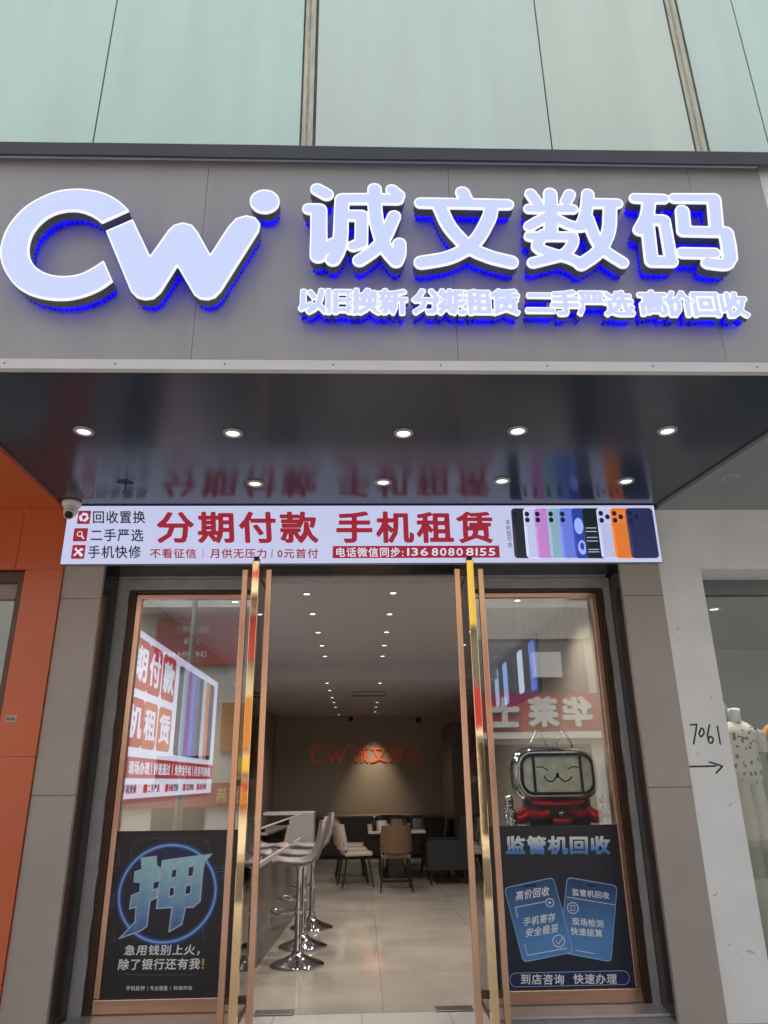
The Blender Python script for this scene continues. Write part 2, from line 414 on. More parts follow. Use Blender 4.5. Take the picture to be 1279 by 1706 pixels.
def tiles(name, col, joint, rough, size, off=(0, 0), var=.12, wide=.004, vscale=1.2, rv=.03):
    m = mat(name, col, rough, var=var, vscale=vscale, rvar=rv); t = m.node_tree; b = t.nodes['Principled BSDF']
    tc = t.nodes.new('ShaderNodeTexCoord'); mp = t.nodes.new('ShaderNodeMapping'); mp.inputs['Location'].default_value = (off[0], off[1], 0)
    br = t.nodes.new('ShaderNodeTexBrick'); br.offset = 0; br.inputs['Scale'].default_value = 1; br.inputs['Mortar Size'].default_value = wide; br.inputs['Mortar Smooth'].default_value = 0
    br.inputs['Brick Width'].default_value = size; br.inputs['Row Height'].default_value = size
    br.inputs['Color1'].default_value = (1, 1, 1, 1); br.inputs['Color2'].default_value = (.93, .93, .93, 1); br.inputs['Mortar'].default_value = (joint, joint, joint, 1)
    old = b.inputs['Base Color'].links[0].from_socket
    mx = t.nodes.new('ShaderNodeMixRGB'); mx.blend_type = 'MULTIPLY'; mx.inputs[0].default_value = 1
    t.links.new(tc.outputs['Object'], mp.inputs[0]); t.links.new(mp.outputs[0], br.inputs['Vector'])
    t.links.new(old, mx.inputs[1]); t.links.new(br.outputs['Color'], mx.inputs[2]); t.links.new(mx.outputs[0], b.inputs['Base Color'])
    return m
M['shop_floor'] = tiles('polished_floor_tile', (.47, .42, .355), .6, .07, 1.0, (-.15, 0), var=.16, wide=.003, vscale=1.5)
M['paving'] = tiles('street_paving', (.50, .48, .455), .5, .35, .6, var=.12)
M['asphalt'] = mat('asphalt', (.06, .06, .062), .8, var=.25, vscale=8, bump=.4, bscale=60)

structure(MB().box(-40, 40, -40, 40, -.5, -.16).build('street', M['asphalt'], origin=(0, 0, -.16)))
structure(MB().box(-40, 40, -.6, 5.86, -.3, 0).build('pavement', M['paving'], origin=(0, 0, 0)))
structure(MB().box(-40, 40, -.75, -.6, -.3, -.02).build('kerb', mat('kerb_stone', (.38, .37, .36), .7, var=.15), origin=(0, 0, 0)))
structure(MB().box(-40, 40, -40, -7.6, -.3, 0).build('far_pavement', M['paving'], origin=(0, 0, 0)))
structure(MB().box(-2.0, 2.05, 5.86, 17.6, -.3, .002).build('shop_floor', M['shop_floor'], origin=(0, 0, 0)))

# -- interior shell
W_L, W_R, BACK = -1.97, 2.05, 17.3
for nm, b, lab in (('back_wall', (-2.1, 2.2, BACK, BACK+.2, 0, 3.6), 'plain beige brown back wall of the shop behind the red wall letters'),
                   ('side_wall', (W_L-.1, W_L, 6.0, BACK, 0, 3.6), 'inner side wall of the shop that carries the big red and white poster'),
                   ('side_wall', (W_R, W_R+.1, 6.0, BACK, 0, 3.6), 'inner side wall of the shop beside the tall dark cabinet')):
    tag(MB().box(*b).build(nm, M['int_wall']), lab, 'wall')
cm = MB().box(W_L, W_R, 6.0, 10.82, 3.12, 3.3)
structure(cm.build('ceiling', M['int_ceiling']))
cm = MB().box(W_L, W_R, 10.82, BACK, 2.9, 3.3)
structure(cm.build('lower_ceiling', M['int_ceiling']))
# dark header over the doors and niche ceiling
hd = thing('door_header', 'dark header across the shop front directly under the long light box', 'header', (0, 5.7, 3.08))
MB().box(-1.99, 2.05, PIL+.01, 5.80, 3.10, SOF).build('header_panel', M['dark_panel'], hd)
MB().box(-1.99, 2.05, 5.80, 6.0, 3.085, SOF).build('header_beam', M['grey_trim'], hd)

# -- pillars
def pillar(x0, x1, xi, label):
    p = thing('pillar', label, 'pillar', ((x0+x1)/2, PIL+.2, 0), 'brown panelled pillars of the shop front')
    for z0, z1 in ((0, 1.43), (1.434, 2.83), (2.834, SOF)):
        MB().box(x0, x1, PIL, PIL+.04, z0, z1).build('front_panel', M['brown_panel'], p)
    inner = x1 if xi > x1-.2 and x0 < 0 else x0
    # dark reveal running back to the window, closing in a little
    b = MB(); t = .03 if x0 < 0 else -.03
    b.prism([(inner-t, PIL+.041, 0), (inner, PIL+.041, 0), (xi, 5.79, 0), (xi-t, 5.79, 0)], (0, 0, 3.10))
    b.build('reveal_panel', M['dark_panel'], p)
    b = MB(); b.box(min(x0, x1)+.04, max(x0, x1)-.04, PIL+.045, 5.95, 0, SOF-.01); b.build('core', M['panel_line'], p)
    return p
pillar(-2.295, -1.995, -1.985, 'brown grey panelled pillar beside the orange shop front')
pillar(2.045, 2.362, 2.075, 'brown grey panelled pillar beside the white wall with the 7061 writing')

# -- shop windows
def shop_window(xo0, xo1, label):
    """xo0..xo1: opening between plaster trims"""
    wdw = thing('shop_window', label, 'window', ((xo0+xo1)/2, FAC, 0), 'tall shop windows either side of the doors')
    left = xo0 < 0
    zt, zb = 3.0, .022
    side = xo0 if left else xo1
    s = 1 if left else -1
    b = MB()   # plaster trim, ragged inner edge
    n = 34; pts = []
    rnd = random.Random(3 if left else 5)
    for i in range(n+1):
        z = 3.085*i/n; pts.append((side+s*(rnd.random()*.012-.004), 5.845, z))
    b.prism([(side-s*.09, 5.845, 0), *pts, (side-s*.09, 5.845, 3.085)], (0, .08, 0)); b.build('plaster_trim', M['grey_trim'], wdw)
    MB().box(xo0, xo1, 5.845, 5.93, 3.0, 3.083).build('plaster_head', M['grey_trim'], wdw)
    a0, a1 = (xo0+.004, xo1) if left else (xo0, xo1-.004)
    # dark outer frame then copper inner frame
    o = MB(); sx = a0 if left else a1
    o.box(sx, sx+s*.055, 5.86, 5.94, zb, zt-.002); o.box(a0+(.055 if left else 0), a1-(0 if left else .055), 5.862, 5.94, zt-.03, zt-.003)
    o.build('outer_frame', M['brown_frame'], wdw, bevel=.004)
    c = MB(); ix = sx+s*.057
    c.box(ix, ix+s*.045, 5.875, 5.935, zb+.09, zt-.032)
    c.box(a0+(.057 if left else 0), a1-(0 if left else .057), 5.874, 5.936, zt-.072, zt-.033)
    c.box(a0+(.057 if left else 0), a1-(0 if left else .057), 5.87, 5.94, zb, zb+.088)
    c.build('copper_frame', M['copper'], wdw, bevel=.005)
    e = a1 if left else a0
    j = MB().box(e-.03, e+.03, 5.86, 5.945, zb, 3.083); j.build('jamb', M['copper'], wdw, bevel=.005)
    g0, g1 = (ix+s*.02, e-.02) if left else (e+.02, ix+s*.02)
    MB().box(g0, g1, 5.90, 5.908, zb+.07, zt-.05).build('glass_pane', M['glass'], wdw)
    MB().box(xo0-.08 if left else xo0, xo1 if left else xo1+.08, 5.62, 5.93, .003, .02).build('marble_sill', M['marble'], wdw, bevel=.003)
shop_window(-1.915, -.80, 'tall copper framed shop window with the poster of one huge character')
shop_window(.83, 2.035, 'tall copper framed shop window with the silver red figure behind it')

# ================================================================== FASCIA
fx0, fx1, ftop = -3.4, 2.465, 5.075
fz0 = SOF+.03
fa = thing('shop_fascia', 'wide warm grey fascia board carrying the white illuminated letters', 'fascia', (0, FAS, SOF))
seams = [fx0, -2.45, -.918, .53, 2.015, fx1]
for a, b in zip(seams, seams[1:]):
    MB().box(a+.0012, b-.0012, FAS, FAS+.03, fz0, ftop).build('cladding_panel', M['panel_grey'], fa)
MB().box(fx0, fx1, FAS+.012, FAS+.2, fz0-.02, ftop).build('cladding_core', M['panel_line'], fa)
t = MB()
t.box(fx0, fx1, FAS-.014, FAS-.002, fz0+.0, fz0+.022); t.box(fx0, fx1, FAS-.02, FAS+.02, SOF-.012, fz0-.001); tr = t.build('bottom_trim', M['white_trim'], fa, bevel=.002)
for x in np.arange(-3.05, 2.4, .58): MB().lathe([(0, .004), (.004, .003), (.005, 0)], (x, FAS-.0205, (SOF+fz0)/2+.004), 8, axis='y').build('screw', M['screw'], fa)
# coping: a slightly dented dark channel above the board, with a pale strip below it
t = MB(); n = 46; ring = []
rnd = random.Random(11)
for i in range(n+1):
    x = fx0+(5.2-fx0)*i/n; d = .0025*math.sin(i*.5)+.001*rnd.random(); e = .006*math.sin(i*.45+1)
    ring.append([(x, 3.312+d, 5.000), (x, 3.303+d, 5.085+e*.5), (x, 3.318+d, 5.102+e), (x, 4.3, 5.13+e), (x, 4.3, 5.10), (x, FAS+.02, 5.09), (x, 3.326+d, 5.09), (x, 3.326+d, 5.000)])
t.loft(ring); t.sm = [False]*len(t.sm)
t.build('coping', M['coping'], fa)
t = MB().box(fx0, fx1-.01, FAS-.016, FAS-.002, ftop-.040, ftop-.024); t.build('top_trim', M['white_trim'], fa)
# soffit
t = MB(); t.prism([(-2.36, FAS+.02, SOF), (2.74, FAS+.02, SOF), (2.41, BOX+.02, SOF), (2.41, PIL+.3, SOF), (-2.36, PIL+.3, SOF)][::-1], (0, 0, .04))
t.build('soffit_panel', M['soffit'], fa)

# ---- channel letters
M_LET = [M['sign_face'], M['sign_rim'], M['sign_return'], M['blue_led'], M['blue_bead']]
FACE_Y = 3.245
def channel_letter(field, label, group, face_y=FACE_Y, depth=.068, rim=.0075, name='channel_letter', bead=.03, eps=.0012, standoff=.062):
    L0 = contour(field, 0, eps); L1 = contour(field, -rim, eps); L2 = contour(field, -.012, eps)
    pts = np.array([p for L in L0 for p in L]); c = (pts.min(0)+pts.max(0))/2
    th = thing(name, label, 'sign letter', (c[0], FAS, pts[:, 1].min()), group)
    back = face_y+depth
    b = MB(); slab(b, fill(L1), lambda u, v: (u, face_y+.001, v), None, sides=False); b.build('face', M['sign_face'], th)
    b = MB(); slab(b, fill(L0+L1), lambda u, v: (u, face_y-.002, v), lambda u, v: (u, face_y+.012, v)); b.build('rim', M['sign_rim'], th)
    b = MB()
    P, T, E = fill(L0); n = len(P)
    b.add([(u, face_y+.0125, v) for u, v in P]+[(u, back, v) for u, v in P], [(q, a, a+n, q+n) for a, q in E])
    b.add([(u, back-.004, v) for u, v in P], [t[::-1] for t in T]); b.build('side_return', M['sign_return'], th)
    b = MB(); P, T, E = fill(L2); n = len(P)
    b.add([(u, back+.003, v) for u, v in P]+[(u, back+standoff-.006, v) for u, v in P], [(q, a, a+n, q+n) for a, q in E])
    b.build('led_strip', M['blue_led'], th)
    b = MB()
    for L in L2:
        d = 0
        for p, q in zip(L, L[1:]+L[:1]):
            p, q = np.array(p), np.array(q); l = math.hypot(*(q-p))
            while d < l:
                s = p+(q-p)*d/l if l else p
                b.ball((s[0], back+standoff*.62, s[1]), .008, 6, 4); d += bead
            d -= l
    b.build('led_bead', M['blue_bead'], th)
    return th
def crop_pts(P, ox, oy, s, Y=FACE_Y): return [pxz(ox+x/s, oy+y/s, Y) for x, y in P]
def strokes_px(ST, ox, oy, s): return strokes_field([(r*.00059, bspline(crop_pts(p, ox, oy, s), 4, False) if len(p) > 2 else crop_pts(p, ox, oy, s)) for r, p in ST])
GL = 'large illuminated white characters of the fascia'
K = 6.395
CHENG = strokes_px([(70, [(245, 160), (345, 215)]), (64, [(155, 368), (265, 372)]), (82, [(262, 385), (262, 630), (256, 866)]), (70, [(262, 860), (330, 800), (420, 740)]),
    (74, [(510, 272), (498, 500), (495, 650), (470, 800), (412, 908)]), (66, [(510, 262), (800, 262), (1100, 266)]), (64, [(560, 438), (718, 440)]), (66, [(718, 440), (714, 735)]), (62, [(714, 738), (630, 765)]),
    (72, [(855, 160), (872, 480), (960, 760), (1085, 925)]), (68, [(1085, 925), (1118, 850), (1120, 740)]), (68, [(1065, 448), (960, 680), (850, 810), (695, 918)]), (64, [(1040, 165), (1115, 225)])], 490, 290, K)
WEN = strokes_px([(73, [(577, 195), (612, 265)]), (63, [(130, 305), (600, 312), (1060, 322)]), (74, [(885, 345), (855, 480), (700, 730), (450, 880), (140, 940)]), (74, [(335, 345), (440, 560), (640, 770), (860, 875), (1095, 935)])], 680, 290, K)
SHU = strokes_px([(62, [(152, 208), (228, 310)]), (72, [(360, 208), (370, 420), (368, 600)]), (63, [(568, 215), (530, 290)]), (57, [(135, 367), (600, 372)]), (60, [(340, 450), (230, 500), (140, 555)]), (58, [(430, 475), (540, 530), (650, 565)]),
    (56, [(140, 662), (600, 664)]), (60, [(600, 666), (600, 740), (510, 850), (330, 905), (178, 942)]), (62, [(290, 640), (225, 775), (400, 850), (560, 890), (690, 955)]),
    (66, [(762, 212), (740, 420), (690, 555)]), (60, [(790, 308), (1075, 312)]), (70, [(1000, 330), (985, 600), (880, 820), (690, 960)]), (64, [(760, 470), (850, 700), (950, 820), (1132, 940)])], 860, 290, K)
MA = strokes_px([(60, [(112, 255), (418, 262)]), (70, [(262, 300), (240, 450), (165, 592)]), (68, [(250, 560), (288, 905)]), (62, [(425, 490), (498, 905)]), (64, [(270, 485), (420, 488)]), (66, [(290, 928), (505, 930)]),
    (60, [(533, 255), (955, 258)]), (72, [(955, 265), (985, 600)]), (72, [(618, 392), (636, 600)]), (62, [(625, 608), (1085, 615)]), (76, [(1085, 625), (1112, 760), (1125, 890)]), (68, [(1125, 890), (1080, 960), (890, 945)]), (64, [(620, 838), (960, 842)])], 1040, 290, K)
C_OUT = [(1145, 270), (1060, 190), (960, 130), (850, 95), (690, 78), (520, 95), (380, 145), (240, 225), (130, 330), (50, 450), (12, 560), (0, 640), (15, 740), (60, 840), (140, 940), (250, 1010), (380, 1050), (520, 1065), (650, 1055), (780, 1020), (900, 965), (1000, 895)]
C_IN = [(920, 715), (830, 775), (720, 830), (610, 852), (480, 848), (380, 815), (310, 765), (265, 690), (255, 600), (275, 510), (320, 430), (400, 350), (490, 300), (600, 275), (700, 278), (790, 305), (860, 345), (900, 380)]
W_OUT = [(65, 340), (245, 262), (360, 505), (480, 335), (520, 298), (580, 283), (640, 300), (680, 350), (760, 495), (880, 310), (930, 255), (1000, 235), (1060, 250), (1092, 290), (1085, 335), (830, 740), (790, 780), (740, 795), (690, 788), (650, 760), (540, 570), (430, 745), (385, 785), (325, 795), (270, 780), (230, 740), (210, 690)]
CEE = polygon_field(bspline(crop_pts(C_OUT, 0, 300, 5.329), 4, False)+bspline(crop_pts(C_IN, 0, 300, 5.329), 4, False))
DUB = polygon_field(crop_pts(W_OUT, 160, 300, 3.997))
DOT = polygon_field(crop_pts([(1122+100*math.cos(a*.2618), 142+78*math.sin(a*.2618)) for a in range(24)], 160, 300, 3.997))
for fld, lab in ((CEE, 'large illuminated white open ring shaped like a C at the left end'), (DUB, 'large illuminated white slanted W right of the C'), (DOT, 'small illuminated white round dot above the W tip'),
                 (CHENG, 'large illuminated white character 诚, first of the four'), (WEN, 'large illuminated white character 文 with crossed legs'),
                 (SHU, 'large illuminated white character 数 between 文 and 码'), (MA, 'large illuminated white character 码, last of the four')):
    channel_letter(fld, lab, GL)
GS = 'small illuminated white characters of the fascia'
def em_rect(ch, cx, cy, wpx=41, hpx=44):
    F, x0, y0, h = glyph_field(ch); a = np.array(raw_glyph(ch)[0]); mn, mx = a.min(0), a.max(0)
    p = onY(cx, cy, FACE_Y); s = .165      # em in metres
    return (F*s, p.x+(x0-.5)*s, p.z+(y0-.34)*s, h*s)
row = [('以', 100, 130, 0), ('旧', 250, 132, 0), ('换', 400, 135, 0), ('新', 552, 137, 0), ('分', 747, 135, 0), ('期', 890, 137, 0), ('租', 1036, 138, 0), ('赁', 1187, 138, 0),
       ('二', 100, 137, 1), ('手', 240, 140, 1), ('严', 387, 138, 1), ('选', 532, 143, 1), ('高', 722, 140, 1), ('价', 866, 145, 1), ('回', 1011, 146, 1), ('收', 1160, 150, 1)]
for ch, x, y, k in row:
    F, x0, y0, h = em_rect(ch, *((490+x/3.366, 460+y/3.366) if k == 0 else (870+x/3.28, 460+y/3.28)))
    lab = {'以': 'small illuminated white character 以, first of the lower row', '收': 'small illuminated white character 收, last of the lower row'}.get(ch, 'small illuminated white character %s in the lower row' % ch)
    channel_letter((F-.0115, x0, y0, h), lab, GS, face_y=FACE_Y+.018, depth=.042, rim=.0042, bead=.022, eps=.0008, standoff=.072)

# ---- downlights in the soffit
def downlight(p, z, r, name, label, cat, group, lamp, drop=.004):
    th = thing(name, label, cat, (p[0], p[1], z), group)
    MB().lathe([(r*.68, .0), (r*.7, -.010), (r*.82, -.014), (r, -.008), (r*1.02, 0)], (p[0], p[1], z), 26).build('trim_ring', M['ring'], th)
    MB().lathe([(0, -drop-.003), (r*.66, -drop-.001), (r*.69, .0)], (p[0], p[1], z), 26).build('diffuser', lamp, th)
    return th
G = 'downlights in the canopy soffit'
for i, (x, y) in enumerate([(-1.739, 4.11), (-.813, 4.13), (.27, 4.127), (.995, 4.09), (1.958, 4.085), (-.787, 4.955), (.162, 4.93), (1.044, 4.905), (1.977, 4.91)]):
    lab = ['round downlight in the front soffit row nearest the orange shop', 'round downlight in the front soffit row, second from the orange shop', 'brightest round downlight in the middle of the front soffit row', 'round downlight in the front soffit row right of the middle',
           'tilted dim downlight in the front soffit row nearest the white wall', 'round downlight in the rear soffit row above 付 and 款', 'round downlight in the rear soffit row above the 手机 lettering', 'round downlight in the rear soffit row above 赁',
           'round downlight in the rear soffit row above the pictured phones'][i]
    downlight((x, y), SOF-.001, .062, 'downlight', lab, 'downlight', G, M['lamp'] if i in (2, 3) else M['lamp_weak'])
th = thing('lamp_socket', 'empty black downlight hole with loose wires in the soffit', 'lamp socket', (-1.735, 4.94, SOF))
MB().lathe([(0, -.003), (.05, -.003), (.056, -.001)], (-1.735, 4.94, SOF), 22).build('hole', M['black'], th)
b = MB(); b.tube([(-1.735, 4.94, SOF-.002), (-1.73, 4.95, SOF-.05), (-1.742, 4.94, SOF-.085)], .005, 6); b.tube([(-1.79, 4.93, SOF-.006), (-1.735, 4.935, SOF-.012), (-1.68, 4.95, SOF-.006)], .004, 6); b.build('wire', M['black'], th)

# ================================================================== LIGHT BOX
bx0, bx1, bz0, bz1 = -2.318, 2.378, 3.088, 3.572
lb = thing('light_box_sign', 'long white light box with red lettering and pictured phones above the doors', 'light box', ((bx0+bx1)/2, BOX, bz0))
MB().box(bx0, bx1, BOX+.004, PIL-.004, bz0, bz1).build('housing', M['box_house'], lb, bevel=.003)
MB().box(bx0+.004, bx1-.004, BOX, BOX+.004, bz0+.004, bz1-.003).build('face', M['box_face'], lb)
b = MB(); text_px(b, '分期付款', 261, 852, 531, 905, BOX, bold=.03, gap=.02); text_px(b, '手机租赁', 560, 852, 823, 905, BOX, bold=.03, gap=.02); b.build('headline_lettering', M['box_red'], lb)
b = MB(); text_px(b, '回收置换', 155, 851, 242, 872, BOX, bold=.012); text_px(b, '二手严选', 151, 881, 239, 902, BOX, bold=.012); text_px(b, '手机快修', 147, 909, 235, 930, BOX, bold=.012)
b.build('black_lettering', M['box_black'], lb); b = MB()
for i, ch in enumerate('多机型可选'): text_px(b, ch, 842+i*.8, 866+i*9.5, 850+i*.8, 874+i*9.5, BOX)
b.build('vertical_lettering', M['box_black'], lb)
b = MB(); text_px(b, '不看征信', 250, 914, 327, 930, BOX, bold=.016)
for x in (338, 453): flat(b, [rounded(*rect_px(x-1, 914, x+1, 930, BOX), .003, 2)], BOX)
text_px(b, '月供无压力', 350, 914, 444, 930, BOX, bold=.016); text_px(b, '0元首付', 462, 914, 530, 930, BOX, bold=.016); b.build('small_red_lettering', M['box_red'], lb)
b = MB(); flat(b, [rounded(*rect_px(554, 909, 831, 930, BOX), .004, 2)], BOX, .002); bar = b.build('red_band', M['box_red'], lb)
b = MB(); text_px(b, '电话微信同步:', 560, 912, 672, 928, BOX-.002, bold=.014); text_px(b, '136', 678, 913, 713, 926, BOX-.002, bold=.012); text_px(b, '8080', 719, 913, 771, 926, BOX-.002, bold=.012); text_px(b, '8155', 776, 913, 825, 926, BOX-.002, bold=.012)
b.build('band_lettering', M['box_white'], bar)
# three icons
def icon(x0, y0, x1, y1, kind):
    r = rect_px(x0, y0, x1, y1, BOX); b = MB(); flat(b, [rounded(*r, .008, 3)], BOX, .002); ic = b.build('icon_tile', M['box_red'], lb)
    cx, cz, s = (r[0]+r[2])/2, (r[1]+r[3])/2, (r[2]-r[0])/2; b = MB(); Y = BOX-.002
    def line(pts, wd):
        f = strokes_field([(wd, [(cx+p[0]*s, cz+p[1]*s) for p in pts])], .003); flat(b, contour(f, 0, .0008), Y, .001)
    if kind == 0:
        for k in range(3):
            a = R_(90+120*k); P = []
            for q in (-46, -20, 10): P.append((.56*math.cos(a+R_(q)), .56*math.sin(a+R_(q))))
            line(P, .011)
            e = a+R_(40); tx, tz = -math.sin(e), math.cos(e); ex, ez = math.cos(e), math.sin(e)
            flat(b, [[(cx+s*(.56*math.cos(a+R_(12))+ex*.3), cz+s*(.56*math.sin(a+R_(12))+ez*.3)), (cx+s*(.56*ex+tx*.16), cz+s*(.56*ez+tz*.16)), (cx+s*(.56*math.cos(a+R_(12))-ex*.28), cz+s*(.56*math.sin(a+R_(12))-ez*.28))]], Y, .001)
    elif kind == 1:
        flat(b, [ellipse(cx-.1*s, cz+.12*s, .42*s, .42*s), ellipse(cx-.1*s, cz+.12*s, .29*s, .29*s)], Y, .001); line([(.2, -.2), (.55, -.58)], .006)
    else:
        line([(-.55, -.55), (.4, .4)], .0075); line([(.55, -.55), (-.35, .35)], .0075); line([(-.6, .42), (-.35, .35), (-.42, .62)], .005); line([(.28, .5), (.42, .4), (.5, .28), (.62, .42)], .006); line([(.35, -.35), (.55, -.55)], .0115)
    b.build('icon_mark', M['box_white'], ic)
icon(128, 851, 152, 873, 0); icon(121, 880, 147, 902, 1); icon(118, 908, 143, 931, 2)
# pictured phones
ph_edges = [150, 240, 318, 418, 505, 600, 680, 790, 890, 1008, 1160]
ph_cols = [(38, 40, 46), (176, 186, 216), (176, 122, 190), (126, 160, 178), (98, 116, 204), (44, 60, 150), (24, 32, 34), (170, 178, 210), (206, 112, 46), (38, 42, 78)]
lens_m = lit('pictured_lens', srgb(22, 26, 44), .6)
M['phone_detail'] = lit('pictured_detail', srgb(150, 160, 200), .7)
for i in range(10):
    col = srgb(*ph_cols[i]); Yp = BOX-.0006*i; x0 = 820+ph_edges[i]/4.41; x1 = 820+(ph_edges[i+1]+(34 if i < 9 else 0))/4.41
    a = onY(x0+3, 930.5-.4*(i < 5), BOX); c = onY(x1+2, 847, BOX)
    b = MB(); slab(b, fill([rounded(a.x, a.z, c.x, c.z, .03)]), lambda u, v: (u, Yp-.0025, v), lambda u, v: (u, Yp, v)); p = b.build('phone_picture', lit('pictured_phone', col, .5), lb)
    b = MB(); flat(b, [rounded(a.x, a.z, c.x, c.z, .03), rounded(a.x+.006, a.z+.004, c.x-.004, c.z-.004, .027)], Yp-.0025, .0003); b.build('phone_edge', lit('pictured_edge', tuple(min(1, q*1.5+.03) for q in col), .5), p)
    b = MB(); flat(b, [rounded(a.x+.008, a.z+.02, a.x+.022, c.z-.15, .006, 2)], Yp-.0025, .0002); b.build('phone_sheen', lit('pictured_sheen', tuple(min(1, q*1.25+.015) for q in col), .5), p)
    b = MB(); wd = c.x-a.x; Yq = Yp-.0025
    if i in (5, 6):
        if i == 5:
            b2 = MB(); flat(b2, [ellipse(a.x+.05, a.z+.27, .036, .07, 20)], Yq, .0005); flat(b2, [ellipse(a.x+.06, a.z+.09, .034, .06, 20), ellipse(a.x+.06, a.z+.10, .017, .032, 16)], Yq, .0005); b2.build('screen_swirl', lit('swirl', srgb(120, 140, 230), .8), p)
        else:
            b2 = MB()
            for k, z in enumerate((.05, .07, .14, .17, .22, .25)): flat(b2, [rounded(a.x+.015+.004*(k % 2), a.z+z, a.x+.105, a.z+z+.006, .002, 2)], Yq, .0005)
            b2.build('screen_lines', M['phone_detail'], p)
    else:
        sp = [(.03, .05), (.03, .1)] if i < 5 else [(.035, .045), (.035, .105), (.085, .075)]
        flat(b, [rounded(a.x+.012, c.z-.135, a.x+(.055 if i < 5 else .115), c.z-.016, .016, 3)], Yq, .0004, 1)
        for dx, dz in sp: flat(b, [ellipse(a.x+dx, c.z-dz, .019, .022, 16)], Yq-.0004, .0005, 0)
        b.build('camera_bump', [lens_m, lit('pictured_bump', tuple(q*.85 for q in col), .7)], p)

# ---- CCTV dome on the box corner
cc = thing('security_camera', 'cream security camera at the upper left corner of the light box', 'camera', (-2.27, 5.35, SOF-.16))
MB().lathe([(0, 0), (.07, 0), (.074, -.01), (.07, -.035), (.055, -.045), (0, -.047)], (-2.27, 5.34, SOF-.001), 26).build('mount', M['cctv'], cc)
b = MB(); b.ball((-2.265, 5.33, SOF-.075), .055, 18, 12); b.tube([(-2.265, 5.335, SOF-.08), (-2.25, 5.27, SOF-.13)], [.045, .04], 18); b.build('body', M['cctv'], cc)
b = MB(); b.tube([(-2.251, 5.274, SOF-.127), (-2.2485, 5.262, SOF-.1375)], [.03, .03], 16); b.build('lens', M['black'], cc)

# ================================================================== UPPER GLASS WALL
GY = 4.2
gw = thing('curtain_wall', 'pale green opaque glass cladding of the building above the fascia', 'curtain wall', (0, GY, 5.1))
def green(i):
    col = [(0.717, 0.872, 0.816), (0.681, 0.855, 0.798), (0.690, 0.858, 0.807), (0.753, 0.845, 0.789), (0.780, 0.845, 0.780), (0.735, 0.845, 0.798)][i % 6]
    col = (col[0]*.955, col[1], col[2]*.95)
    m = mat('green_glass_panel', col, .33, spec=.3, var=.045, vscale=1.6, bump=.02, bscale=1.2, stretch=(2.2, 1, .25))
    return m
jx = [-5.6, -3.75, -2.03, -.41, 1.48, 2.66, 3.20, 4.8, 6.5]
mull = {-.41, 2.66}
for i, (a, c) in enumerate(zip(jx, jx[1:])):
    ha = .062 if a in mull else .006; hc = .062 if c in mull else .006
    MB().box(a+ha, c-hc, GY, GY+.03, 4.9, 9.5).build('glass_panel', green(i), gw)
MB().box(jx[0], jx[-1], GY+.008, GY+.2, 4.9, 9.5).build('joint_backing', mat('dark_sealant', (.10, .11, .10), .7, var=.3, vscale=6), gw)
for x in sorted(mull):
    b = MB(); b.box(x-.045, x+.038, GY-.004, GY+.008, 4.9, 9.5); b.build('sealant_joint', mat('yellowed_sealant', (.62, .60, .47), .6, var=.22, vscale=5, stretch=(8, 1, 1)), gw)
    b = MB(); b.box(x-.018, x+.002, GY-.006, GY-.004, 4.9, 9.5); b.build('joint_groove', mat('joint_groove', (.40, .385, .31), .6, var=.3, vscale=8), gw)

# ================================================================== GLASS DOORS
def door(xc, s, label):
    """open door: leaf stands out from the glass line towards the street; s = +1 when the inner face looks to +x"""
    y0, y1, zt, t = 5.12, 5.88, 3.03, .026
    d = thing('glass_door', label, 'door', (xc, y1, 0), 'open glass doors with full height pull bars')
    MB().box(xc-t, xc+t, y0, y0+.05, .015, zt).build('edge_stile', M['gold'], d, bevel=.003)
    b = MB(); b.box(xc-.02, xc+.02, y1-.05, y1, .015, zt); b.build('hinge_stile', M['brown_frame'], d, bevel=.003)
    b = MB(); b.box(xc-.019, xc+.019, y0+.05, y1-.05, .015, .11); b.box(xc-.019, xc+.019, y0+.05, y1-.05, zt-.07, zt); b.build('rail', M['copper'], d, bevel=.003)
    MB().box(xc-.006, xc+.006, y0+.04, y1-.04, .10, zt-.06).build('glass_pane', M['door_glass'], d)
    MB().box(xc-.018, xc+.018, y0+.01, y0+.09, zt, zt+.035).build('top_pivot', M['black'], d)
    for k in (-1, 1):
        x = xc+k*.088
        b = MB().box(x-.021, x+.021, y0+.075, y0+.115, .03, 2.985); h = b.build('pull_bar', M['copper'], d, bevel=.004)
        b = MB()
        for z in (.25, 1.5, 2.955): b.box(x-k*.019, xc+k*.0062, y0+.078, y0+.112, z-.02, z+.02)
        b.build('bracket', M['brown_frame'], h)
door(-.775, 1, 'open glass door with gold edge beside the window with the huge character poster')
door(.805, -1, 'open glass door with gold edge beside the window with the silver figure')
for x0, x1, lab in ((-.74, -.47, 'steel floor spring cover plate at the foot of the door nearest the bar stools'), (.51, .77, 'steel floor spring cover plate at the foot of the door nearest the silver figure')):
    th = thing('floor_spring', lab, 'floor spring', ((x0+x1)/2, FAC, 0), 'steel floor plates of the doors')
    MB().box(x0, x1, FAC-.055, FAC+.055, .003, .010).build('cover_plate', M['steel'], th, bevel=.002)
    b = MB()
    for x in (x0+.03, x1-.03): b.lathe([(0, .0125), (.009, .012), (.01, .0099)], (x, FAC, 0), 10)
    b.build('screw', M['screw'], th)

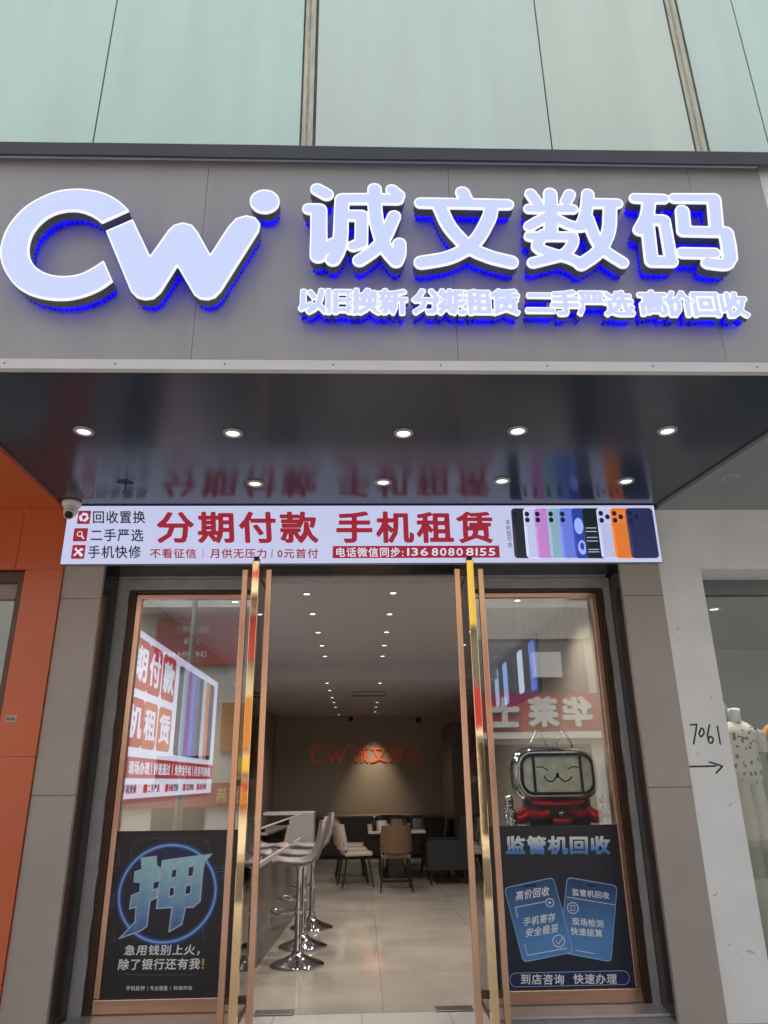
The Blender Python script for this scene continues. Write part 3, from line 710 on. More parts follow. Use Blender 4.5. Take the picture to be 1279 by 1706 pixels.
# ================================================================== POSTERS
PY = 5.8945
navy = srgb(38, 38, 44)
def print_mat(n, c, r=.35): return mat(n, c, r, spec=.4)
PM = {'white': print_mat('print_white', (.86, .89, .9)), 'line': print_mat('print_pale_blue', srgb(150, 198, 245)), 'dim': print_mat('print_dim_line', srgb(88, 98, 116)), 'glow': print_mat('print_glow', srgb(80, 112, 190)), 'glow2': print_mat('print_deep_glow', srgb(48, 58, 104)),
      'gold': print_mat('print_gold', (.55, .38, .12)), 'card': gradient_print('print_card', srgb(92, 152, 216), srgb(26, 42, 96), 2, .30, .78, noise=.28, nscale=4), 'hole': print_mat('print_slot', srgb(20, 24, 60))}
def poster_bg(nm, x0, z0, x1, z1, label, m):
    p = thing(nm, label, 'poster', ((x0+x1)/2, PY, z0), 'posters stuck inside the shop windows')
    MB().box(x0, x1, PY, PY+.004, z0, z1).build('sheet', m, p); return p
x0, z0, x1, z1 = -1.845, .105, -.85, 1.172
p1 = poster_bg('window_poster', x0, z0, x1, z1, 'dark poster with one huge blue character 押 in a glowing ring', mat('poster_black', srgb(44, 41, 43), .3, var=.08, vscale=3))
def ring(mb, cx, cy, rx, ry, wd, Y, d, m=0):
    c = onY(cx, cy, Y); e = onY(cx+rx, cy, Y); g = onY(cx, cy-ry, Y); a, bb = (e-c).length, (g-c).length
    flat(mb, [ellipse(c.x, c.z, a+wd, bb+wd, 56), ellipse(c.x, c.z, a-wd, bb-wd, 56)], Y, d, m)
def pline(mb, pts, wd, Y, d, m=0, h=.003):
    P = [pxz(x, y, Y) for x, y in pts]; f = strokes_field([(wd, P)], h); flat(mb, contour(f, 0, .0006), Y, d, m)
b = MB(); _c0 = onY(279, 1487, PY); flat(b, [ellipse(_c0.x, _c0.z, .30, .315, 48)], PY, .0004); b.build('ring_disc', gradient_print('print_disc', srgb(40, 38, 44), srgb(44, 50, 92), 2, .45, 1.0, noise=.3, nscale=4), p1)
b = MB()
for i_ in range(15):
    for sd, X0, X1 in ((-1, 108, 300), (1, 985, 1070)):
        y = 590+9*i_ if sd < 0 else 380+8*i_
        pline(b, [(140+(X0-i_*.5)/4.568, 1360+(y+(12 if sd < 0 else -10))/4.568), (140+(X1-(i_*37) % 90*(sd < 0))/4.568, 1360+(y-8)/4.568)], .0009+.0006*(i_ % 3 == 0), PY, .0008)
b.build('light_streaks', PM['glow'], p1)
b = MB(); ring(b, 279, 1487, 80, 79, .028, PY, .0008, 0); ring(b, 279, 1487, 80, 79, .015, PY, .0014, 1); ring(b, 279, 1487, 80, 79, .0055, PY, .002, 2)
b.build('glowing_ring', [PM['glow2'], PM['glow'], PM['line']], p1)
b = MB(); K4 = 4.568
def c4(x, y): return (140+x/K4, 1360+y/K4)
for pts in ([(350, 470), (360, 240), (410, 180), (480, 168), (880, 168), (940, 190), (955, 260), (950, 300)], [(310, 1190), (340, 1205), (830, 1205), (870, 1185)], [(170, 395), (230, 410), (265, 430)], [(75, 1130), (185, 1040)], [(100, 790), (190, 740), (240, 735)],
            [(130, 610), (320, 595)], [(125, 640), (240, 640)], [(122, 665), (240, 650)], [(118, 690), (235, 675)], [(115, 712), (230, 690)], [(1000, 400), (1070, 375)], [(1005, 425), (1070, 405)], [(1000, 470), (1062, 455)], [(905, 800), (905, 940)],
            [(215, 235), (275, 260), (262, 380), (205, 355), (215, 235)], [(232, 265), (262, 275), (255, 350), (228, 340), (232, 265)], [(150, 910), (235, 880), (232, 950), (145, 985), (150, 910)]):
    pline(b, [c4(*q) for q in pts], .0018, PY, .001)
b.build('thin_line_art', PM['dim'], p1)
YA = onY(265, 1560, PY); 
M['ya'] = gradient_print('print_icy_blue', srgb(44, 76, 176), srgb(176, 228, 232), 2, .42-.105, 1.0-.105, noise=.25, nscale=14)
def slant(mb, s, BL, BR, TL, d, bold, m=0):
    text(mb, s, onY(*BL, PY), onY(*BR, PY), onY(*TL, PY), (0, -d, 0), bold, m)
YA_P = [[(435, 315), (552, 302), (552, 372), (585, 398), (568, 490), (528, 500), (522, 560), (562, 545), (550, 620), (502, 645), (480, 835), (430, 872), (265, 930), (335, 858), (388, 800), (395, 690), (345, 705), (360, 600), (425, 575), (430, 502), (380, 497), (386, 420), (440, 402)],
    [(595, 335), (760, 312), (975, 285), (918, 345), (905, 420), (885, 645), (830, 692), (772, 692), (745, 822), (645, 880), (668, 692), (550, 702), (566, 560)],
    [(672, 405), (708, 400), (700, 462), (660, 466)], [(796, 385), (838, 378), (828, 452), (786, 458)], [(652, 542), (688, 538), (684, 602), (645, 607)], [(776, 528), (816, 522), (810, 588), (766, 594)]]
ya = polygon_field([[pxz(*c4(*q), PY) for q in l] for l in YA_P], .004)
b = MB(); flat(b, contour(ya, .003, .0008), PY, .0022); b.build('character_edge', print_mat('print_ice_edge', srgb(186, 212, 236)), p1)
b = MB(); flat(b, contour(ya, -.006, .0008), PY, .0034); b.build('character_fill', M['ya'], p1)
b = MB(); slant(b, '急用钱别上火，', (206, 1592), (332, 1591), (209, 1574), .002, .022); slant(b, '除了银行还有我', (196, 1616), (332, 1614.5), (199, 1597), .002, .022); b.build('slogan', PM['white'], p1)
b = MB(); slant(b, '！', (335, 1614), (340, 1614), (336, 1597), .002, .022); b.build('exclamation_mark', PM['gold'], p1)
b = MB(); slant(b, '手机抵押', (210, 1650), (241, 1650), (210, 1642), .002, .01); slant(b, '专业保管', (250, 1650), (279, 1650), (250, 1642), .002, .01); slant(b, '快速评估', (289, 1649), (320, 1649), (289, 1642), .002, .01)
for x in (246, 284): pline(b, [(x, 1643), (x, 1650)], .0015, PY, .002)
b.build('small_print', PM['white'], p1)

x0, z0, x1, z1 = .93, .085, 1.955, 1.168
p2 = poster_bg('window_poster', x0, z0, x1, z1, 'navy poster with two tilted blue cards and a pill shaped button', gradient_print('poster_navy', srgb(32, 36, 60), srgb(38, 36, 42), 2, .3, .9, noise=.35, nscale=2.2))
K5 = 4.263
def c5(x, y): return (780+x/K5, 1360+y/K5)
def q5(mb, s, x0, y0, x1, y1, dy=0, bold=.02, d=.002, Y=PY):
    A = onY(*c5(x0, y1), Y); B = onY(*c5(x1, y1+dy), Y); C = onY(*c5(x0-(dy*.15), y0), Y); text(mb, s, A, B, C, (0, -d, 0), bold)
M['title'] = gradient_print('print_steel_title', srgb(80, 140, 215), srgb(236, 240, 240), 2, .91, .985, noise=.05)
b = MB(); q5(b, '监管机回收', 264, 137, 1008, 270, bold=.04); b.build('title', M['title'], p2)
def card(mb, P, r):
    W = [pxz(*c5(*q), PY) for q in P]; out = []
    for i, p in enumerate(W):
        a = np.array(W[i-1]); p = np.array(p); c = np.array(W[(i+1) % len(W)])
        u = (a-p)/np.linalg.norm(a-p); v = (c-p)/np.linalg.norm(c-p)
        for k in range(5): t = k/4; out.append(tuple(p+u*r*(1-t)**2+v*r*t**2))
    return out
for i, (P, lab) in enumerate((([(700, 428), (1058, 490), (1015, 1035), (640, 965)], 'tilted blue card reading 监管机回收'), ([(252, 505), (603, 430), (748, 965), (388, 1038)], 'tilted blue card reading 高价回收'))):
    O = card(None, P, .035); c = np.mean(O, 0); I = [tuple(c+(np.array(q)-c)*.975) for q in O]
    b = MB(); flat(b, [O], PY, .001+.001*i, 0); cdo = b.build('card', PM['card'], p2); cdo['label'] = lab
    b = MB(); flat(b, [O, I], PY-.001-.001*i, .0006); b.build('card_edge', PM['line'], cdo)
    b = MB(); Yc = PY-.001-.001*i
    if i:
        q5(b, '高价回收', 335, 530, 572, 600, -38, .02, Y=Yc); q5(b, '手机寄存', 388, 718, 615, 782, -38, .02, Y=Yc); q5(b, '安全稳妥', 405, 795, 637, 860, -38, .02, Y=Yc)
        for pts in ([(350, 720), (335, 645), (545, 605)], [(400, 905), (420, 985), (700, 935)], [(622, 885), (640, 905), (668, 865)]): pline(b, [c5(*q) for q in pts], .0025, Yc, .001)
        for cx, cy, rr in ((578, 612, 28), (642, 885, 42)): ring(b, *c5(cx, cy), rr/K5, rr/K5, .0028, Yc, .001)
        flat(b, [[pxz(*c5(570, 600), Yc), pxz(*c5(570, 625), Yc), pxz(*c5(592, 611), Yc)]], Yc, .001)
    else:
        q5(b, '监管机回收', 738, 510, 1003, 560, 28, .018, Y=Yc); q5(b, '现场检测', 738, 715, 960, 770, 20, .02, Y=Yc); q5(b, '快速结算', 728, 785, 952, 840, 20, .02, Y=Yc)
        for pts in ([(700, 572), (1040, 628)], [(760, 950), (900, 975)], [(728, 632), (728, 668), (755, 668), (755, 632), (728, 632)]): pline(b, [c5(*q) for q in pts], .002, Yc, .001)
        ring(b, *c5(742, 650), 38/K5, 38/K5, .0026, Yc, .001)
    b.build('card_lettering', PM['white'], cdo)
    b = MB(); pline(b, [c5(*q) for q in (((395, 497), (475, 487)) if i else ((838, 485), (910, 492)))], .006, Yc, .0012); b.build('card_slot', PM['hole'], cdo)
r = rect_px(*c5(297, 1092), *c5(1138, 1213), PY); b = MB(); flat(b, [rounded(*r, (r[3]-r[1])/2*.98, 8)], PY, .001); pill = b.build('button', gradient_print('print_button', srgb(30, 40, 84), srgb(50, 84, 150), 2, .1, .22, noise=.3, nscale=4), p2)
rr = (r[3]-r[1])/2*.98; o = rounded(*r, rr, 8); i_ = rounded(r[0]+.004, r[1]+.004, r[2]-.004, r[3]-.004, rr-.004, 8); b = MB(); flat(b, [o, i_], PY-.001, .0006); b.build('button_edge', PM['line'], pill)
b = MB(); q5(b, '到店咨询', 372, 1118, 680, 1194, 0, .02, .0025); q5(b, '快速办理', 745, 1116, 1054, 1190, 0, .02, .0025); b.build('button_lettering', PM['white'], pill)

# ---- big lit poster on the left inner wall
PX = -1.93
def yz(x, y): p = onX(x, y, PX); return p.y, p.z
wp = thing('wall_poster', 'big lit white poster with red rounded tiles on the inner side wall', 'poster', (PX, 8, 1.38))
M['wp_white'] = lit('lit_poster_white', (.48, .50, .68), .5, (.3, .3, .32)); M['wp_red'] = lit('lit_poster_red', (.34, .03, .03), .4); M['wp_orange'] = lit('lit_poster_orange', (.42, .09, .02), .4)
ty0, ty1, tz0, tz1 = 5.98, 9.95, 1.385, 2.76
MB().box(PX-.03, PX, ty0, ty1, tz0, tz1).build('sheet', M['wp_white'], wp)
def wflat(mb, loops, d=.003, m=0, base=PX): slab(mb, fill(loops), lambda u, v: (base+d, u, v), lambda u, v: (base, u, v), m)
cols = [(yz(219, 1100)[0], yz(247, 1130)[0]), (yz(246, 1110)[0], yz(269, 1130)[0]), (yz(269, 1130)[0], yz(291, 1150)[0])]
rz = [(2.22, 2.62), (1.81, 2.17)]
zr0 = [yz(228, 1058)[1], yz(217, 1143)[1], yz(214, 1157)[1], yz(204, 1242)[1], yz(195, 1258)[1], yz(193, 1296)[1]]
for r_ in range(2):
    for k in range(3):
        a, c = cols[k]; b = MB(); wflat(b, [rounded(a+.02, zr0[2*r_+1], c-.03, zr0[2*r_], .06)]); tl = b.build('character_tile', M['wp_orange'] if (r_, k) in ((1, 1), (1, 2)) else M['wp_red'], wp)
        b = MB(); zc0, zc1 = zr0[2*r_+1]+.07, zr0[2*r_]-.06
        text(b, ('期付款', '机租赁')[r_][k], (PX+.003, a+.06, zc0), (PX+.003, c-.07, zc0), (PX+.003, a+.06, zc1), (.002, 0, 0), .03); b.build('tile_character', M['wp_white'], tl)
b = MB(); wflat(b, [[(ty0, zr0[5]), (ty1, zr0[5]), (ty1, zr0[4]), (ty0, zr0[4])]]); band = b.build('red_band', M['wp_red'], wp)
b = MB(); zz0, zz1 = zr0[5]+.03, zr0[4]-.03
for s, a, c in (('信', 6.02, 6.22), ('现场办理', 6.38, 7.0), ('秒速通过', 7.15, 7.75), ('免押金手机', 7.95, 8.7), ('月月可换机', 8.85, 9.8)): text(b, s, (PX+.003, a, zz0), (PX+.003, c, zz0), (PX+.003, a, zz1), (.002, 0, 0), .02)
for y in (6.3, 7.07, 7.85, 8.78): wflat(b, [[(y-.008, zz0), (y+.008, zz0), (y+.008, zz1), (y-.008, zz1)]], .002, base=PX+.003)
b.build('band_lettering', M['wp_white'], band)
b = MB(); b2 = MB(); zz0, zz1 = tz0+.04, zr0[5]-.05
for s, a in (('手机快修', 6.25), ('二手严选', 7.0), ('回收置换', 7.75), ('以旧换新', 8.5), ('高价回收', 9.2)):
    wflat(b2, [rounded(a-.12, zz0, a, zz1, .02, 3)]); text(b, s, (PX, a+.03, zz0), (PX, a+.42, zz0), (PX, a+.03, zz1), (.003, 0, 0), .01)
b.build('small_lettering', M['box_black'], wp); b2.build('small_tile', M['wp_red'], wp)
pc = [(24, 26, 30), (150, 160, 190), (150, 110, 170), (80, 90, 190), (50, 60, 150), (20, 28, 30), (170, 176, 200), (190, 100, 40), (36, 38, 66)]
for k in range(9):
    a = 7.82+k*.2; b = MB(); wflat(b, [rounded(a, zr0[3]-.02, a+.26, zr0[0]-.02, .05)], .003+.001*k); b.build('phone_picture', lit('pictured_phone_dim', srgb(*pc[k]), .35), wp)
# ---- phone poster on the right inner wall
QX = 2.02
wq = thing('wall_poster', 'dark blue lit poster of phones on the inner wall right of the doors', 'poster', (QX, 9, 2.35))
qy0, qy1, qz0, qz1 = 8.3, 11.2, 2.42, 3.08
MB().box(QX, QX+.02, qy0, qy1, qz0, qz1).build('sheet', lit('lit_poster_blue', srgb(40, 46, 80), .3), wq)
for k in range(8):
    a = qy0+.1+k*.34; b = MB(); slab(b, fill([rounded(a, qz0+.05+.02*k % .1, a+.3, qz1-.04, .05)]), lambda u, v: (QX-.004, u, v), lambda u, v: (QX, u, v))
    b.f = [f[::-1] for f in b.f]
    b.build('phone_picture', lit('pictured_phone_blue', srgb(*[(90, 110, 200), (24, 28, 36), (190, 200, 222), (30, 40, 60), (20, 28, 32), (140, 160, 225), (28, 40, 44), (150, 170, 210)][k]), .5), wq)

# ================================================================== INTERIOR
G = 'downlights in the shop ceiling'
inn = [(-.50, 6.46, 3.12), (-.50, 7.3, 3.12), (-.50, 8.28, 3.12), (-.50, 9.14, 3.12), (-.50, 9.97, 3.12), (.29, 6.44, 3.12), (.29, 7.33, 3.12), (.29, 8.29, 3.12), (.29, 9.16, 3.12), (.29, 10.0, 3.12),
       (-.52, 11.1, 2.9), (-.52, 12.04, 2.9), (-.52, 13.1, 2.9), (-.52, 13.95, 2.9), (-.52, 14.9, 2.9), (-.50, 16.6, 2.9), (.28, 11.15, 2.9), (.29, 14.0, 2.9), (.29, 14.96, 2.9), (.29, 16.0, 2.9)]
words = ['first', 'second', 'third', 'fourth', 'fifth', 'sixth']
cnt = {}
for x, y, z in inn:
    k = (x < 0, z); cnt[k] = cnt.get(k, -1)+1
    lab = 'small downlight in the %s ceiling, %s from the street in the %s row' % ('high front' if z > 3 else 'lower rear', words[cnt[k]], 'left' if x < 0 else 'right')
    downlight((x, y), z-.001, .04, 'ceiling_downlight', lab, 'downlight', G, M['lamp_int'], .010)
def lamp_point(loc, e, col=(1, .93, .86), r=.05, spot=None, blend=.6):
    l = bpy.data.lights.new('lamp_light', 'SPOT' if spot else 'POINT'); l.energy = e; l.color = col; l.shadow_soft_size = r
    if spot: l.spot_size = R_(spot); l.spot_blend = blend
    o = bpy.data.objects.new('lamp_light', l); COL.objects.link(o); o.location = loc; return o
for x, y, z in inn[:10:2]+inn[10:16:2]: lamp_point((x*1.2+.1, y, z-.03), 38 if z > 3 else 18, spot=150)
for x, y, lab in ((1.5, 6.75, 'added ceiling downlight behind the right window to brighten the silver red figure'), (-1.2, 6.75, 'added ceiling downlight behind the left window near the lit wall poster')):
    downlight((x, y), 3.119, .04, 'ceiling_downlight', lab, 'downlight', G, M['lamp_int'], .010); lamp_point((x, y-.1, 3.08), 30, spot=140)  # both lamps are added to brighten the dim space behind the windows
lamp_point((.27, 16.94, 2.87), 95, (1, .84, .6), .05, 66, 1)        # wall washer over the red letters
# AC cassette
ac = thing('air_conditioner', 'white slotted air conditioner grille in the lower shop ceiling', 'air conditioner', (.11, 12.4, 2.86))
MB().box(-.22, .45, 12.0, 12.85, 2.872, 2.899).build('panel', M['int_ceiling'], ac, bevel=.006)
b = MB(); b.box(-.16, .39, 12.03, 12.16, 2.866, 2.8718); b.box(-.18, .41, 12.62, 12.8, 2.866, 2.8718); b.build('slot', M['black'], ac)
# red wall letters reuse the fascia outlines at reduced size
GW = 'red brown letters on the back wall'
allp = {'C': (CEE, 'red brown C like ring on the back wall'), 'W': (DUB, 'red brown slanted W on the back wall'), 'D': (DOT, 'red brown dot above the W on the back wall'), '诚': (CHENG, 'red brown character 诚 on the back wall'), '文': (WEN, 'red brown character 文 lit by the spotlight on the back wall'), '数': (SHU, 'red brown character 数 on the back wall'), '码': (MA, 'red brown character 码 at the right end on the back wall')}
lo = {k: contour(v[0], -.004, .004) for k, v in allp.items()}
def bb(keys): A = np.array([p for k in keys for L in lo[k] for p in L]); return A.min(0), A.max(0)
for keys, (tx0, tz0_, tx1, tz1_) in ((('C', 'W', 'D'), (-1.19, 1.87, -.26, 2.32)), (('诚', '文', '数', '码'), (-.21, 1.885, 1.385, 2.27))):
    mn, mx = bb(keys); sx, sz = (tx1-tx0)/(mx[0]-mn[0]), (tz1_-tz0_)/(mx[1]-mn[1])
    for k in keys:
        L2 = [[(tx0+(u-mn[0])*sx, tz0_+(v-mn[1])*sz) for u, v in L] for L in lo[k]]
        b = MB(); slab(b, fill(L2), lambda u, v: (u, BACK-.014, v), lambda u, v: (u, BACK-.001, v), back=True)
        tag(b.build('wall_letter', M['red_letter']), allp[k][1], 'wall letter', GW)
for x, z, nm in ((-.25, 2.86, 'black wall camera above the red W on the back wall'), (1.3, 2.82, 'black wall camera above the right end of the red letters')):
    th = thing('wall_camera', nm, 'camera', (x, BACK, z-.05), 'small black cameras on the back wall')
    b = MB(); b.box(x-.03, x+.03, BACK-.05, BACK, z-.03, z+.03); b.build('bracket', M['black'], th)
    b = MB(); b.ball((x, BACK-.1, z-.02), .06, 12, 8); b.build('body', M['black'], th)
# bar stools
def make_stool(label):
    t = thing('bar_stool', label, 'bar stool', (0, 0, 0), 'chrome bar stools along the counter')
    MB().lathe([(0, .0), (.235, .0), (.236, .012), (.2, .03), (.12, .055), (.06, .085), (.034, .13), (.03, .17)], n=40).build('base', M['chrome'], t)
    b = MB(); b.lathe([(.03, .16), (.03, .46), (.024, .47), (.024, .76), (.04, .775), (.06, .785), (.0, .787)], n=24); b.build('post', M['chrome'], t)
    b = MB(); pts = [(-.03, 0, .42), (-.08, -.1, .42), (-.19, -.12, .425), (-.24, 0, .425), (-.19, .12, .425), (-.08, .1, .42), (-.03, 0, .42)]; b.tube(pts, .011, 8); b.lathe([(.031, .4), (.036, .41), (.036, .44), (.031, .45)], n=18); b.build('footrest', M['chrome'], t)
    rings = []
    prof = [(-.235, .80, .15), (-.21, .815, .185), (-.1, .80, .2), (.02, .795, .205), (.1, .81, .205), (.16, .86, .2), (.195, .95, .19), (.215, 1.05, .175), (.225, 1.13, .15), (.226, 1.16, .10)]
    n = len(prof)
    for i, (x, z, hw) in enumerate(prof):
        a, c = prof[max(i-1, 0)], prof[min(i+1, n-1)]; tx, tz = c[0]-a[0], c[1]-a[1]; l = math.hypot(tx, tz); nx, nz = -tz/l, tx/l
        top = []; bot = []
        for k in range(9):
            v = -1+k/4; e = .03*abs(v)**2.5; top.append((x+nx*(.012+e), hw*v, z+nz*(.012+e))); bot.append((x+nx*(-.014+e), hw*v, z+nz*(-.014+e)))
        rings.append(top+bot[::-1])
    b = MB(); b.loft(rings); b.build('seat', M['stool_white'], t)
    return t
st = make_stool('nearest chrome bar stool with pale shell seat beside the counter'); st.location = (-.564, 7.27, .003); st.rotation_euler.z = R_(8)
for (x, y, a), lab in zip(((-.573, 8.02, 2), (-.55, 8.97, 10)), ('second chrome bar stool from the street beside the counter', 'third chrome bar stool from the street beside the counter')):
    o = copy_tree(st); o.location = (x, y, .003); o.rotation_euler.z = R_(a); o['label'] = lab
# counter
def cxf(Y): return -.905+.0434*(Y-7.34)
ct = thing('display_counter', 'long counter with white ledge and glass case behind the bar stools', 'counter', (-1.2, 8.4, 0))
ya, yb = 6.5, 10.15
MB().prism([(cxf(ya), ya, .01), (cxf(yb), yb, .01), (cxf(yb)-.5, yb, .01), (cxf(ya)-.5, ya, .01)][::-1], (0, 0, .78)).build('base', M['counter'], ct)
MB().prism([(cxf(ya)+.015, ya, .79), (cxf(yb)+.015, yb, .79), (cxf(yb)-.5, yb, .79), (cxf(ya)-.5, ya, .79)][::-1], (0, 0, .04)).build('ledge', M['counter_white'], ct)
b = MB(); b.prism([(cxf(ya), ya, .831), (cxf(yb), yb, .831), (cxf(yb)-.012, yb, .831), (cxf(ya)-.012, ya, .831)][::-1], (0, 0, .27)); b.build('glass_front', M['door_glass'], ct)
b = MB(); b.prism([(cxf(ya)+.004, ya, 1.102), (cxf(yb)+.004, yb, 1.102), (cxf(yb)-.5, yb, 1.102), (cxf(ya)-.5, ya, 1.102)][::-1], (0, 0, .012)); b.build('glass_top', M['door_glass'], ct)
b = MB(); b.tube([(cxf(ya), ya, 1.108), (cxf(yb), yb, 1.108)], .009, 6); b.build('edge_trim', M['counter_white'], ct)
MB().box(cxf(yb)-.5, cxf(yb)+.16, yb+.02, yb+.4, 0.003, 1.13).build('end_cabinet', M['box_house'], ct, bevel=.01)
# table with things
tb = thing('table', 'pale topped table on a dark pedestal before the back wall', 'table', (.55, 12.9, 0))
MB().box(.1, 1.0, 12.3, 14.4, .72, .76).build('tabletop', M['table_top'], tb, bevel=.008)
b = MB(); b.box(.42, .68, 12.7, 12.96, .06, .72); b.box(.42, .68, 13.8, 14.06, .06, .72); b.box(.3, .8, 12.6, 14.2, .004, .06); b.build('pedestal', M['wood_dark'], tb, bevel=.01)
def bag(x, y, z, w_, h_, d_, m, label, hl=.75):
    t = thing('handbag', label, 'bag', (x, y, z)); rings = []
    for k in range(6):
        v = k/5; s = 1-.22*v*v; rings.append([(x+w_/2*s*c, y+d_/2*s*q*(1-.4*v), z+h_*v) for c, q in ((-1, -1), (-.4, -1.12), (.4, -1.12), (1, -1), (1, 1), (.4, 1.1), (-.4, 1.1), (-1, 1))])
    b = MB(); b.loft(rings); b.build('body', m, t)
    b = MB(); b.tube([(x+w_*.3*math.cos(q), y, z+h_*.9+h_*hl*math.sin(q)) for q in np.linspace(0, math.pi, 9)], .008, 6); b.build('handle', M['black'], t)
bag(.92, 12.75, .76, .28, .16, .14, M['black'], 'black handbag at the right end of the pale table')
bag(.32, 12.6, .76, .2, .14, .12, M['chair_white'], 'white handbag on the left part of the pale table', .35)
bag(.62, 13.3, .76, .3, .13, .14, M['chair_tan'], 'tan bag lying in the middle of the pale table', .2)
th = thing('desk_stand', 'thin black tilted stand rising from the pale table', 'stand', (.7, 12.6, .76)); b = MB(); b.tube([(.72, 12.6, .78), (.62, 12.6, .98)], .012, 6); b.build('arm', M['black'], th); MB().lathe([(0, .012), (.06, .01), (.062, 0)], (.72, 12.6, .761), 16).build('foot', M['black'], th)
th = thing('bottle', 'dark bottle at the near left corner of the pale table', 'bottle', (.2, 12.42, .76)); b = MB(); b.lathe([(0, 0), (.035, .0), (.036, .12), (.016, .16), (.015, .2)], (.2, 12.42, .7605), 14); b.build('body', M['black'], th); MB().lathe([(0, .22), (.017, .218), (.017, .195)], (.2, 12.42, .7605), 14).build('cap', M['counter_white'], th)
# chairs
def make_chair(label, shell, group):
    """faces +y"""
    t = thing('chair', label, 'chair', (0, 0, 0), group)
    MB().box(-.22, .22, -.2, .23, .43, .49).build('seat', shell, t, bevel=.02)
    rings = []
    for k in range(7):
        v = k/6; z = .52+.36*v; y = -.2-.07*v; hw = .235*(1-.22*max(0, v-.35)**1.5)
        rings.append([(hw*c, y+.05*(1-abs(c))*-1+o, z) for c, o in ((-1, .05), (-.6, 0), (0, 0), (.6, 0), (1, .05), (1, .02), (.6, -.035), (0, -.035), (-.6, -.035), (-1, .02))])
    b = MB(); b.loft(rings); b.build('backrest', shell, t)
    for sx in (-1, 1):
        b = MB(); b.tube([(sx*.17, .16, .44), (sx*.22, .24, .0)], [.016, .010], 8); b.build('leg', M['black'], t)
        b = MB(); b.tube([(sx*.20, -.22, .62), (sx*.185, -.16, .44), (sx*.23, -.24, .0)], [.012, .016, .010], 8); b.build('leg', M['black'], t)
    return t
ch = make_chair('tan leather chair with its back to the street at the pale table', M['chair_tan'], None); ch.location = (.5, 11.75, .003)
c0 = make_chair('cream shell chair with dark slanted legs, nearest beside the pale table', M['chair_white'], 'cream chairs beside the pale table'); c0.location = (-.10, 12.25, .003); c0.rotation_euler.z = R_(-78)
for (x, y, a), lab in zip(((-.16, 12.95, -84), (-.2, 13.7, -92)), ('cream shell chair between two others beside the pale table', 'cream shell chair farthest from the street beside the pale table')):
    o = copy_tree(c0); o.location = (x, y, .003); o.rotation_euler.z = R_(a); o['label'] = lab
for (x, y, a), lab in zip(((1.22, 13.35, 82), (.55, 14.75, 180)), ('dark chair at the right side of the pale table beyond the armchair', 'dark chair behind the far end of the pale table')):
    o = make_chair(lab, M['chair_dark'], None); o.location = (x, y, .003); o.rotation_euler.z = R_(a)
ar = thing('armchair', 'dark blue upholstered armchair right of the pale table', 'armchair', (1.3, 12.5, 0))
MB().box(1.02, 1.62, 12.2, 12.85, .2, .45).build('seat', M['chair_dark'], ar, bevel=.04)
MB().prism([(1.52, 12.2, .3), (1.62, 12.2, .3), (1.72, 12.2, .92), (1.62, 12.2, .95)], (0, .65, 0)).build('backrest', M['chair_dark'], ar, bevel=.02)
for y in (12.16, 12.8): MB().box(1.0, 1.64, y, y+.09, .2, .62).build('armrest', M['chair_dark'], ar, bevel=.02)
for x in (1.06, 1.58):
    for y in (12.22, 12.83): b = MB(); b.tube([(x, y, .21), (x, y, .003)], [.02, .014], 8); b.build('leg', M['black'], ar)
sb_ = thing('sideboard', 'long low brown sideboard along the back wall', 'sideboard', (.4, 16.6, 0))
MB().box(-1.3, 1.9, 16.4, 17.1, .06, .78).build('body', M['wood_dark'], sb_, bevel=.01); MB().box(-1.32, 1.92, 16.38, 17.12, .78, .82).build('top', M['chair_tan'], sb_, bevel=.006); MB().box(-1.2, 1.8, 16.5, 17.0, .003, .06).build('plinth', M['black'], sb_)
cb = thing('cabinet', 'tall dark brown cabinet against the inner wall right of the doors', 'cabinet', (1.8, 13.6, 0))
MB().box(1.56, 2.03, 13.0, 14.6, .05, 2.46).build('body', M['wood_dark'], cb, bevel=.008)
for y in (13.02, 13.81): MB().box(1.545, 1.562, y, y+.77, .1, 2.42).build('door', M['wood_dark'], cb, bevel=.004)
MB().box(1.6, 2.0, 13.05, 14.55, .003, .05).build('plinth', M['black'], cb)

# ---- silver and red figure in the right window
fg = thing('foil_figure', 'shiny silver and red inflatable figure with a framed face in the window', 'inflatable figure', (1.58, 6.45, 1.05))
FY = 6.42
M['foil'] = mat('silver_foil', (.62, .64, .62), .1, metal=1, bump=.6, bscale=9); M['foil_red'] = mat('red_foil', (.8, .03, .04), .15, metal=.7, bump=.5, bscale=10); M['foil_dark'] = mat('black_foil', (.02, .02, .022), .12, spec=.8)
M['foil_face'] = mat('cream_face_panel', (.92, .88, .70), .12, metal=.05, var=.22, vscale=14, bump=.15, bscale=16)
def rr_ring(cx, cz, hw, hh, r, y, n=6): return [(u, y, v) for u, v in rounded(cx-hw, cz-hh, cx+hw, cz+hh, r, n)]
hx0, hz0 = 1.615, 1.535
b = MB(); b.loft([rr_ring(hx0, hz0, .26, .15, .12, FY+.24), rr_ring(hx0, hz0, .335, .205, .15, FY+.15), rr_ring(hx0, hz0, .355, .22, .15, FY), rr_ring(hx0, hz0, .34, .20, .14, FY-.1), rr_ring(hx0, hz0, .31, .165, .12, FY-.14), rr_ring(hx0, hz0, .30, .155, .10, FY-.125)]); b.build('head', M['foil'], fg)
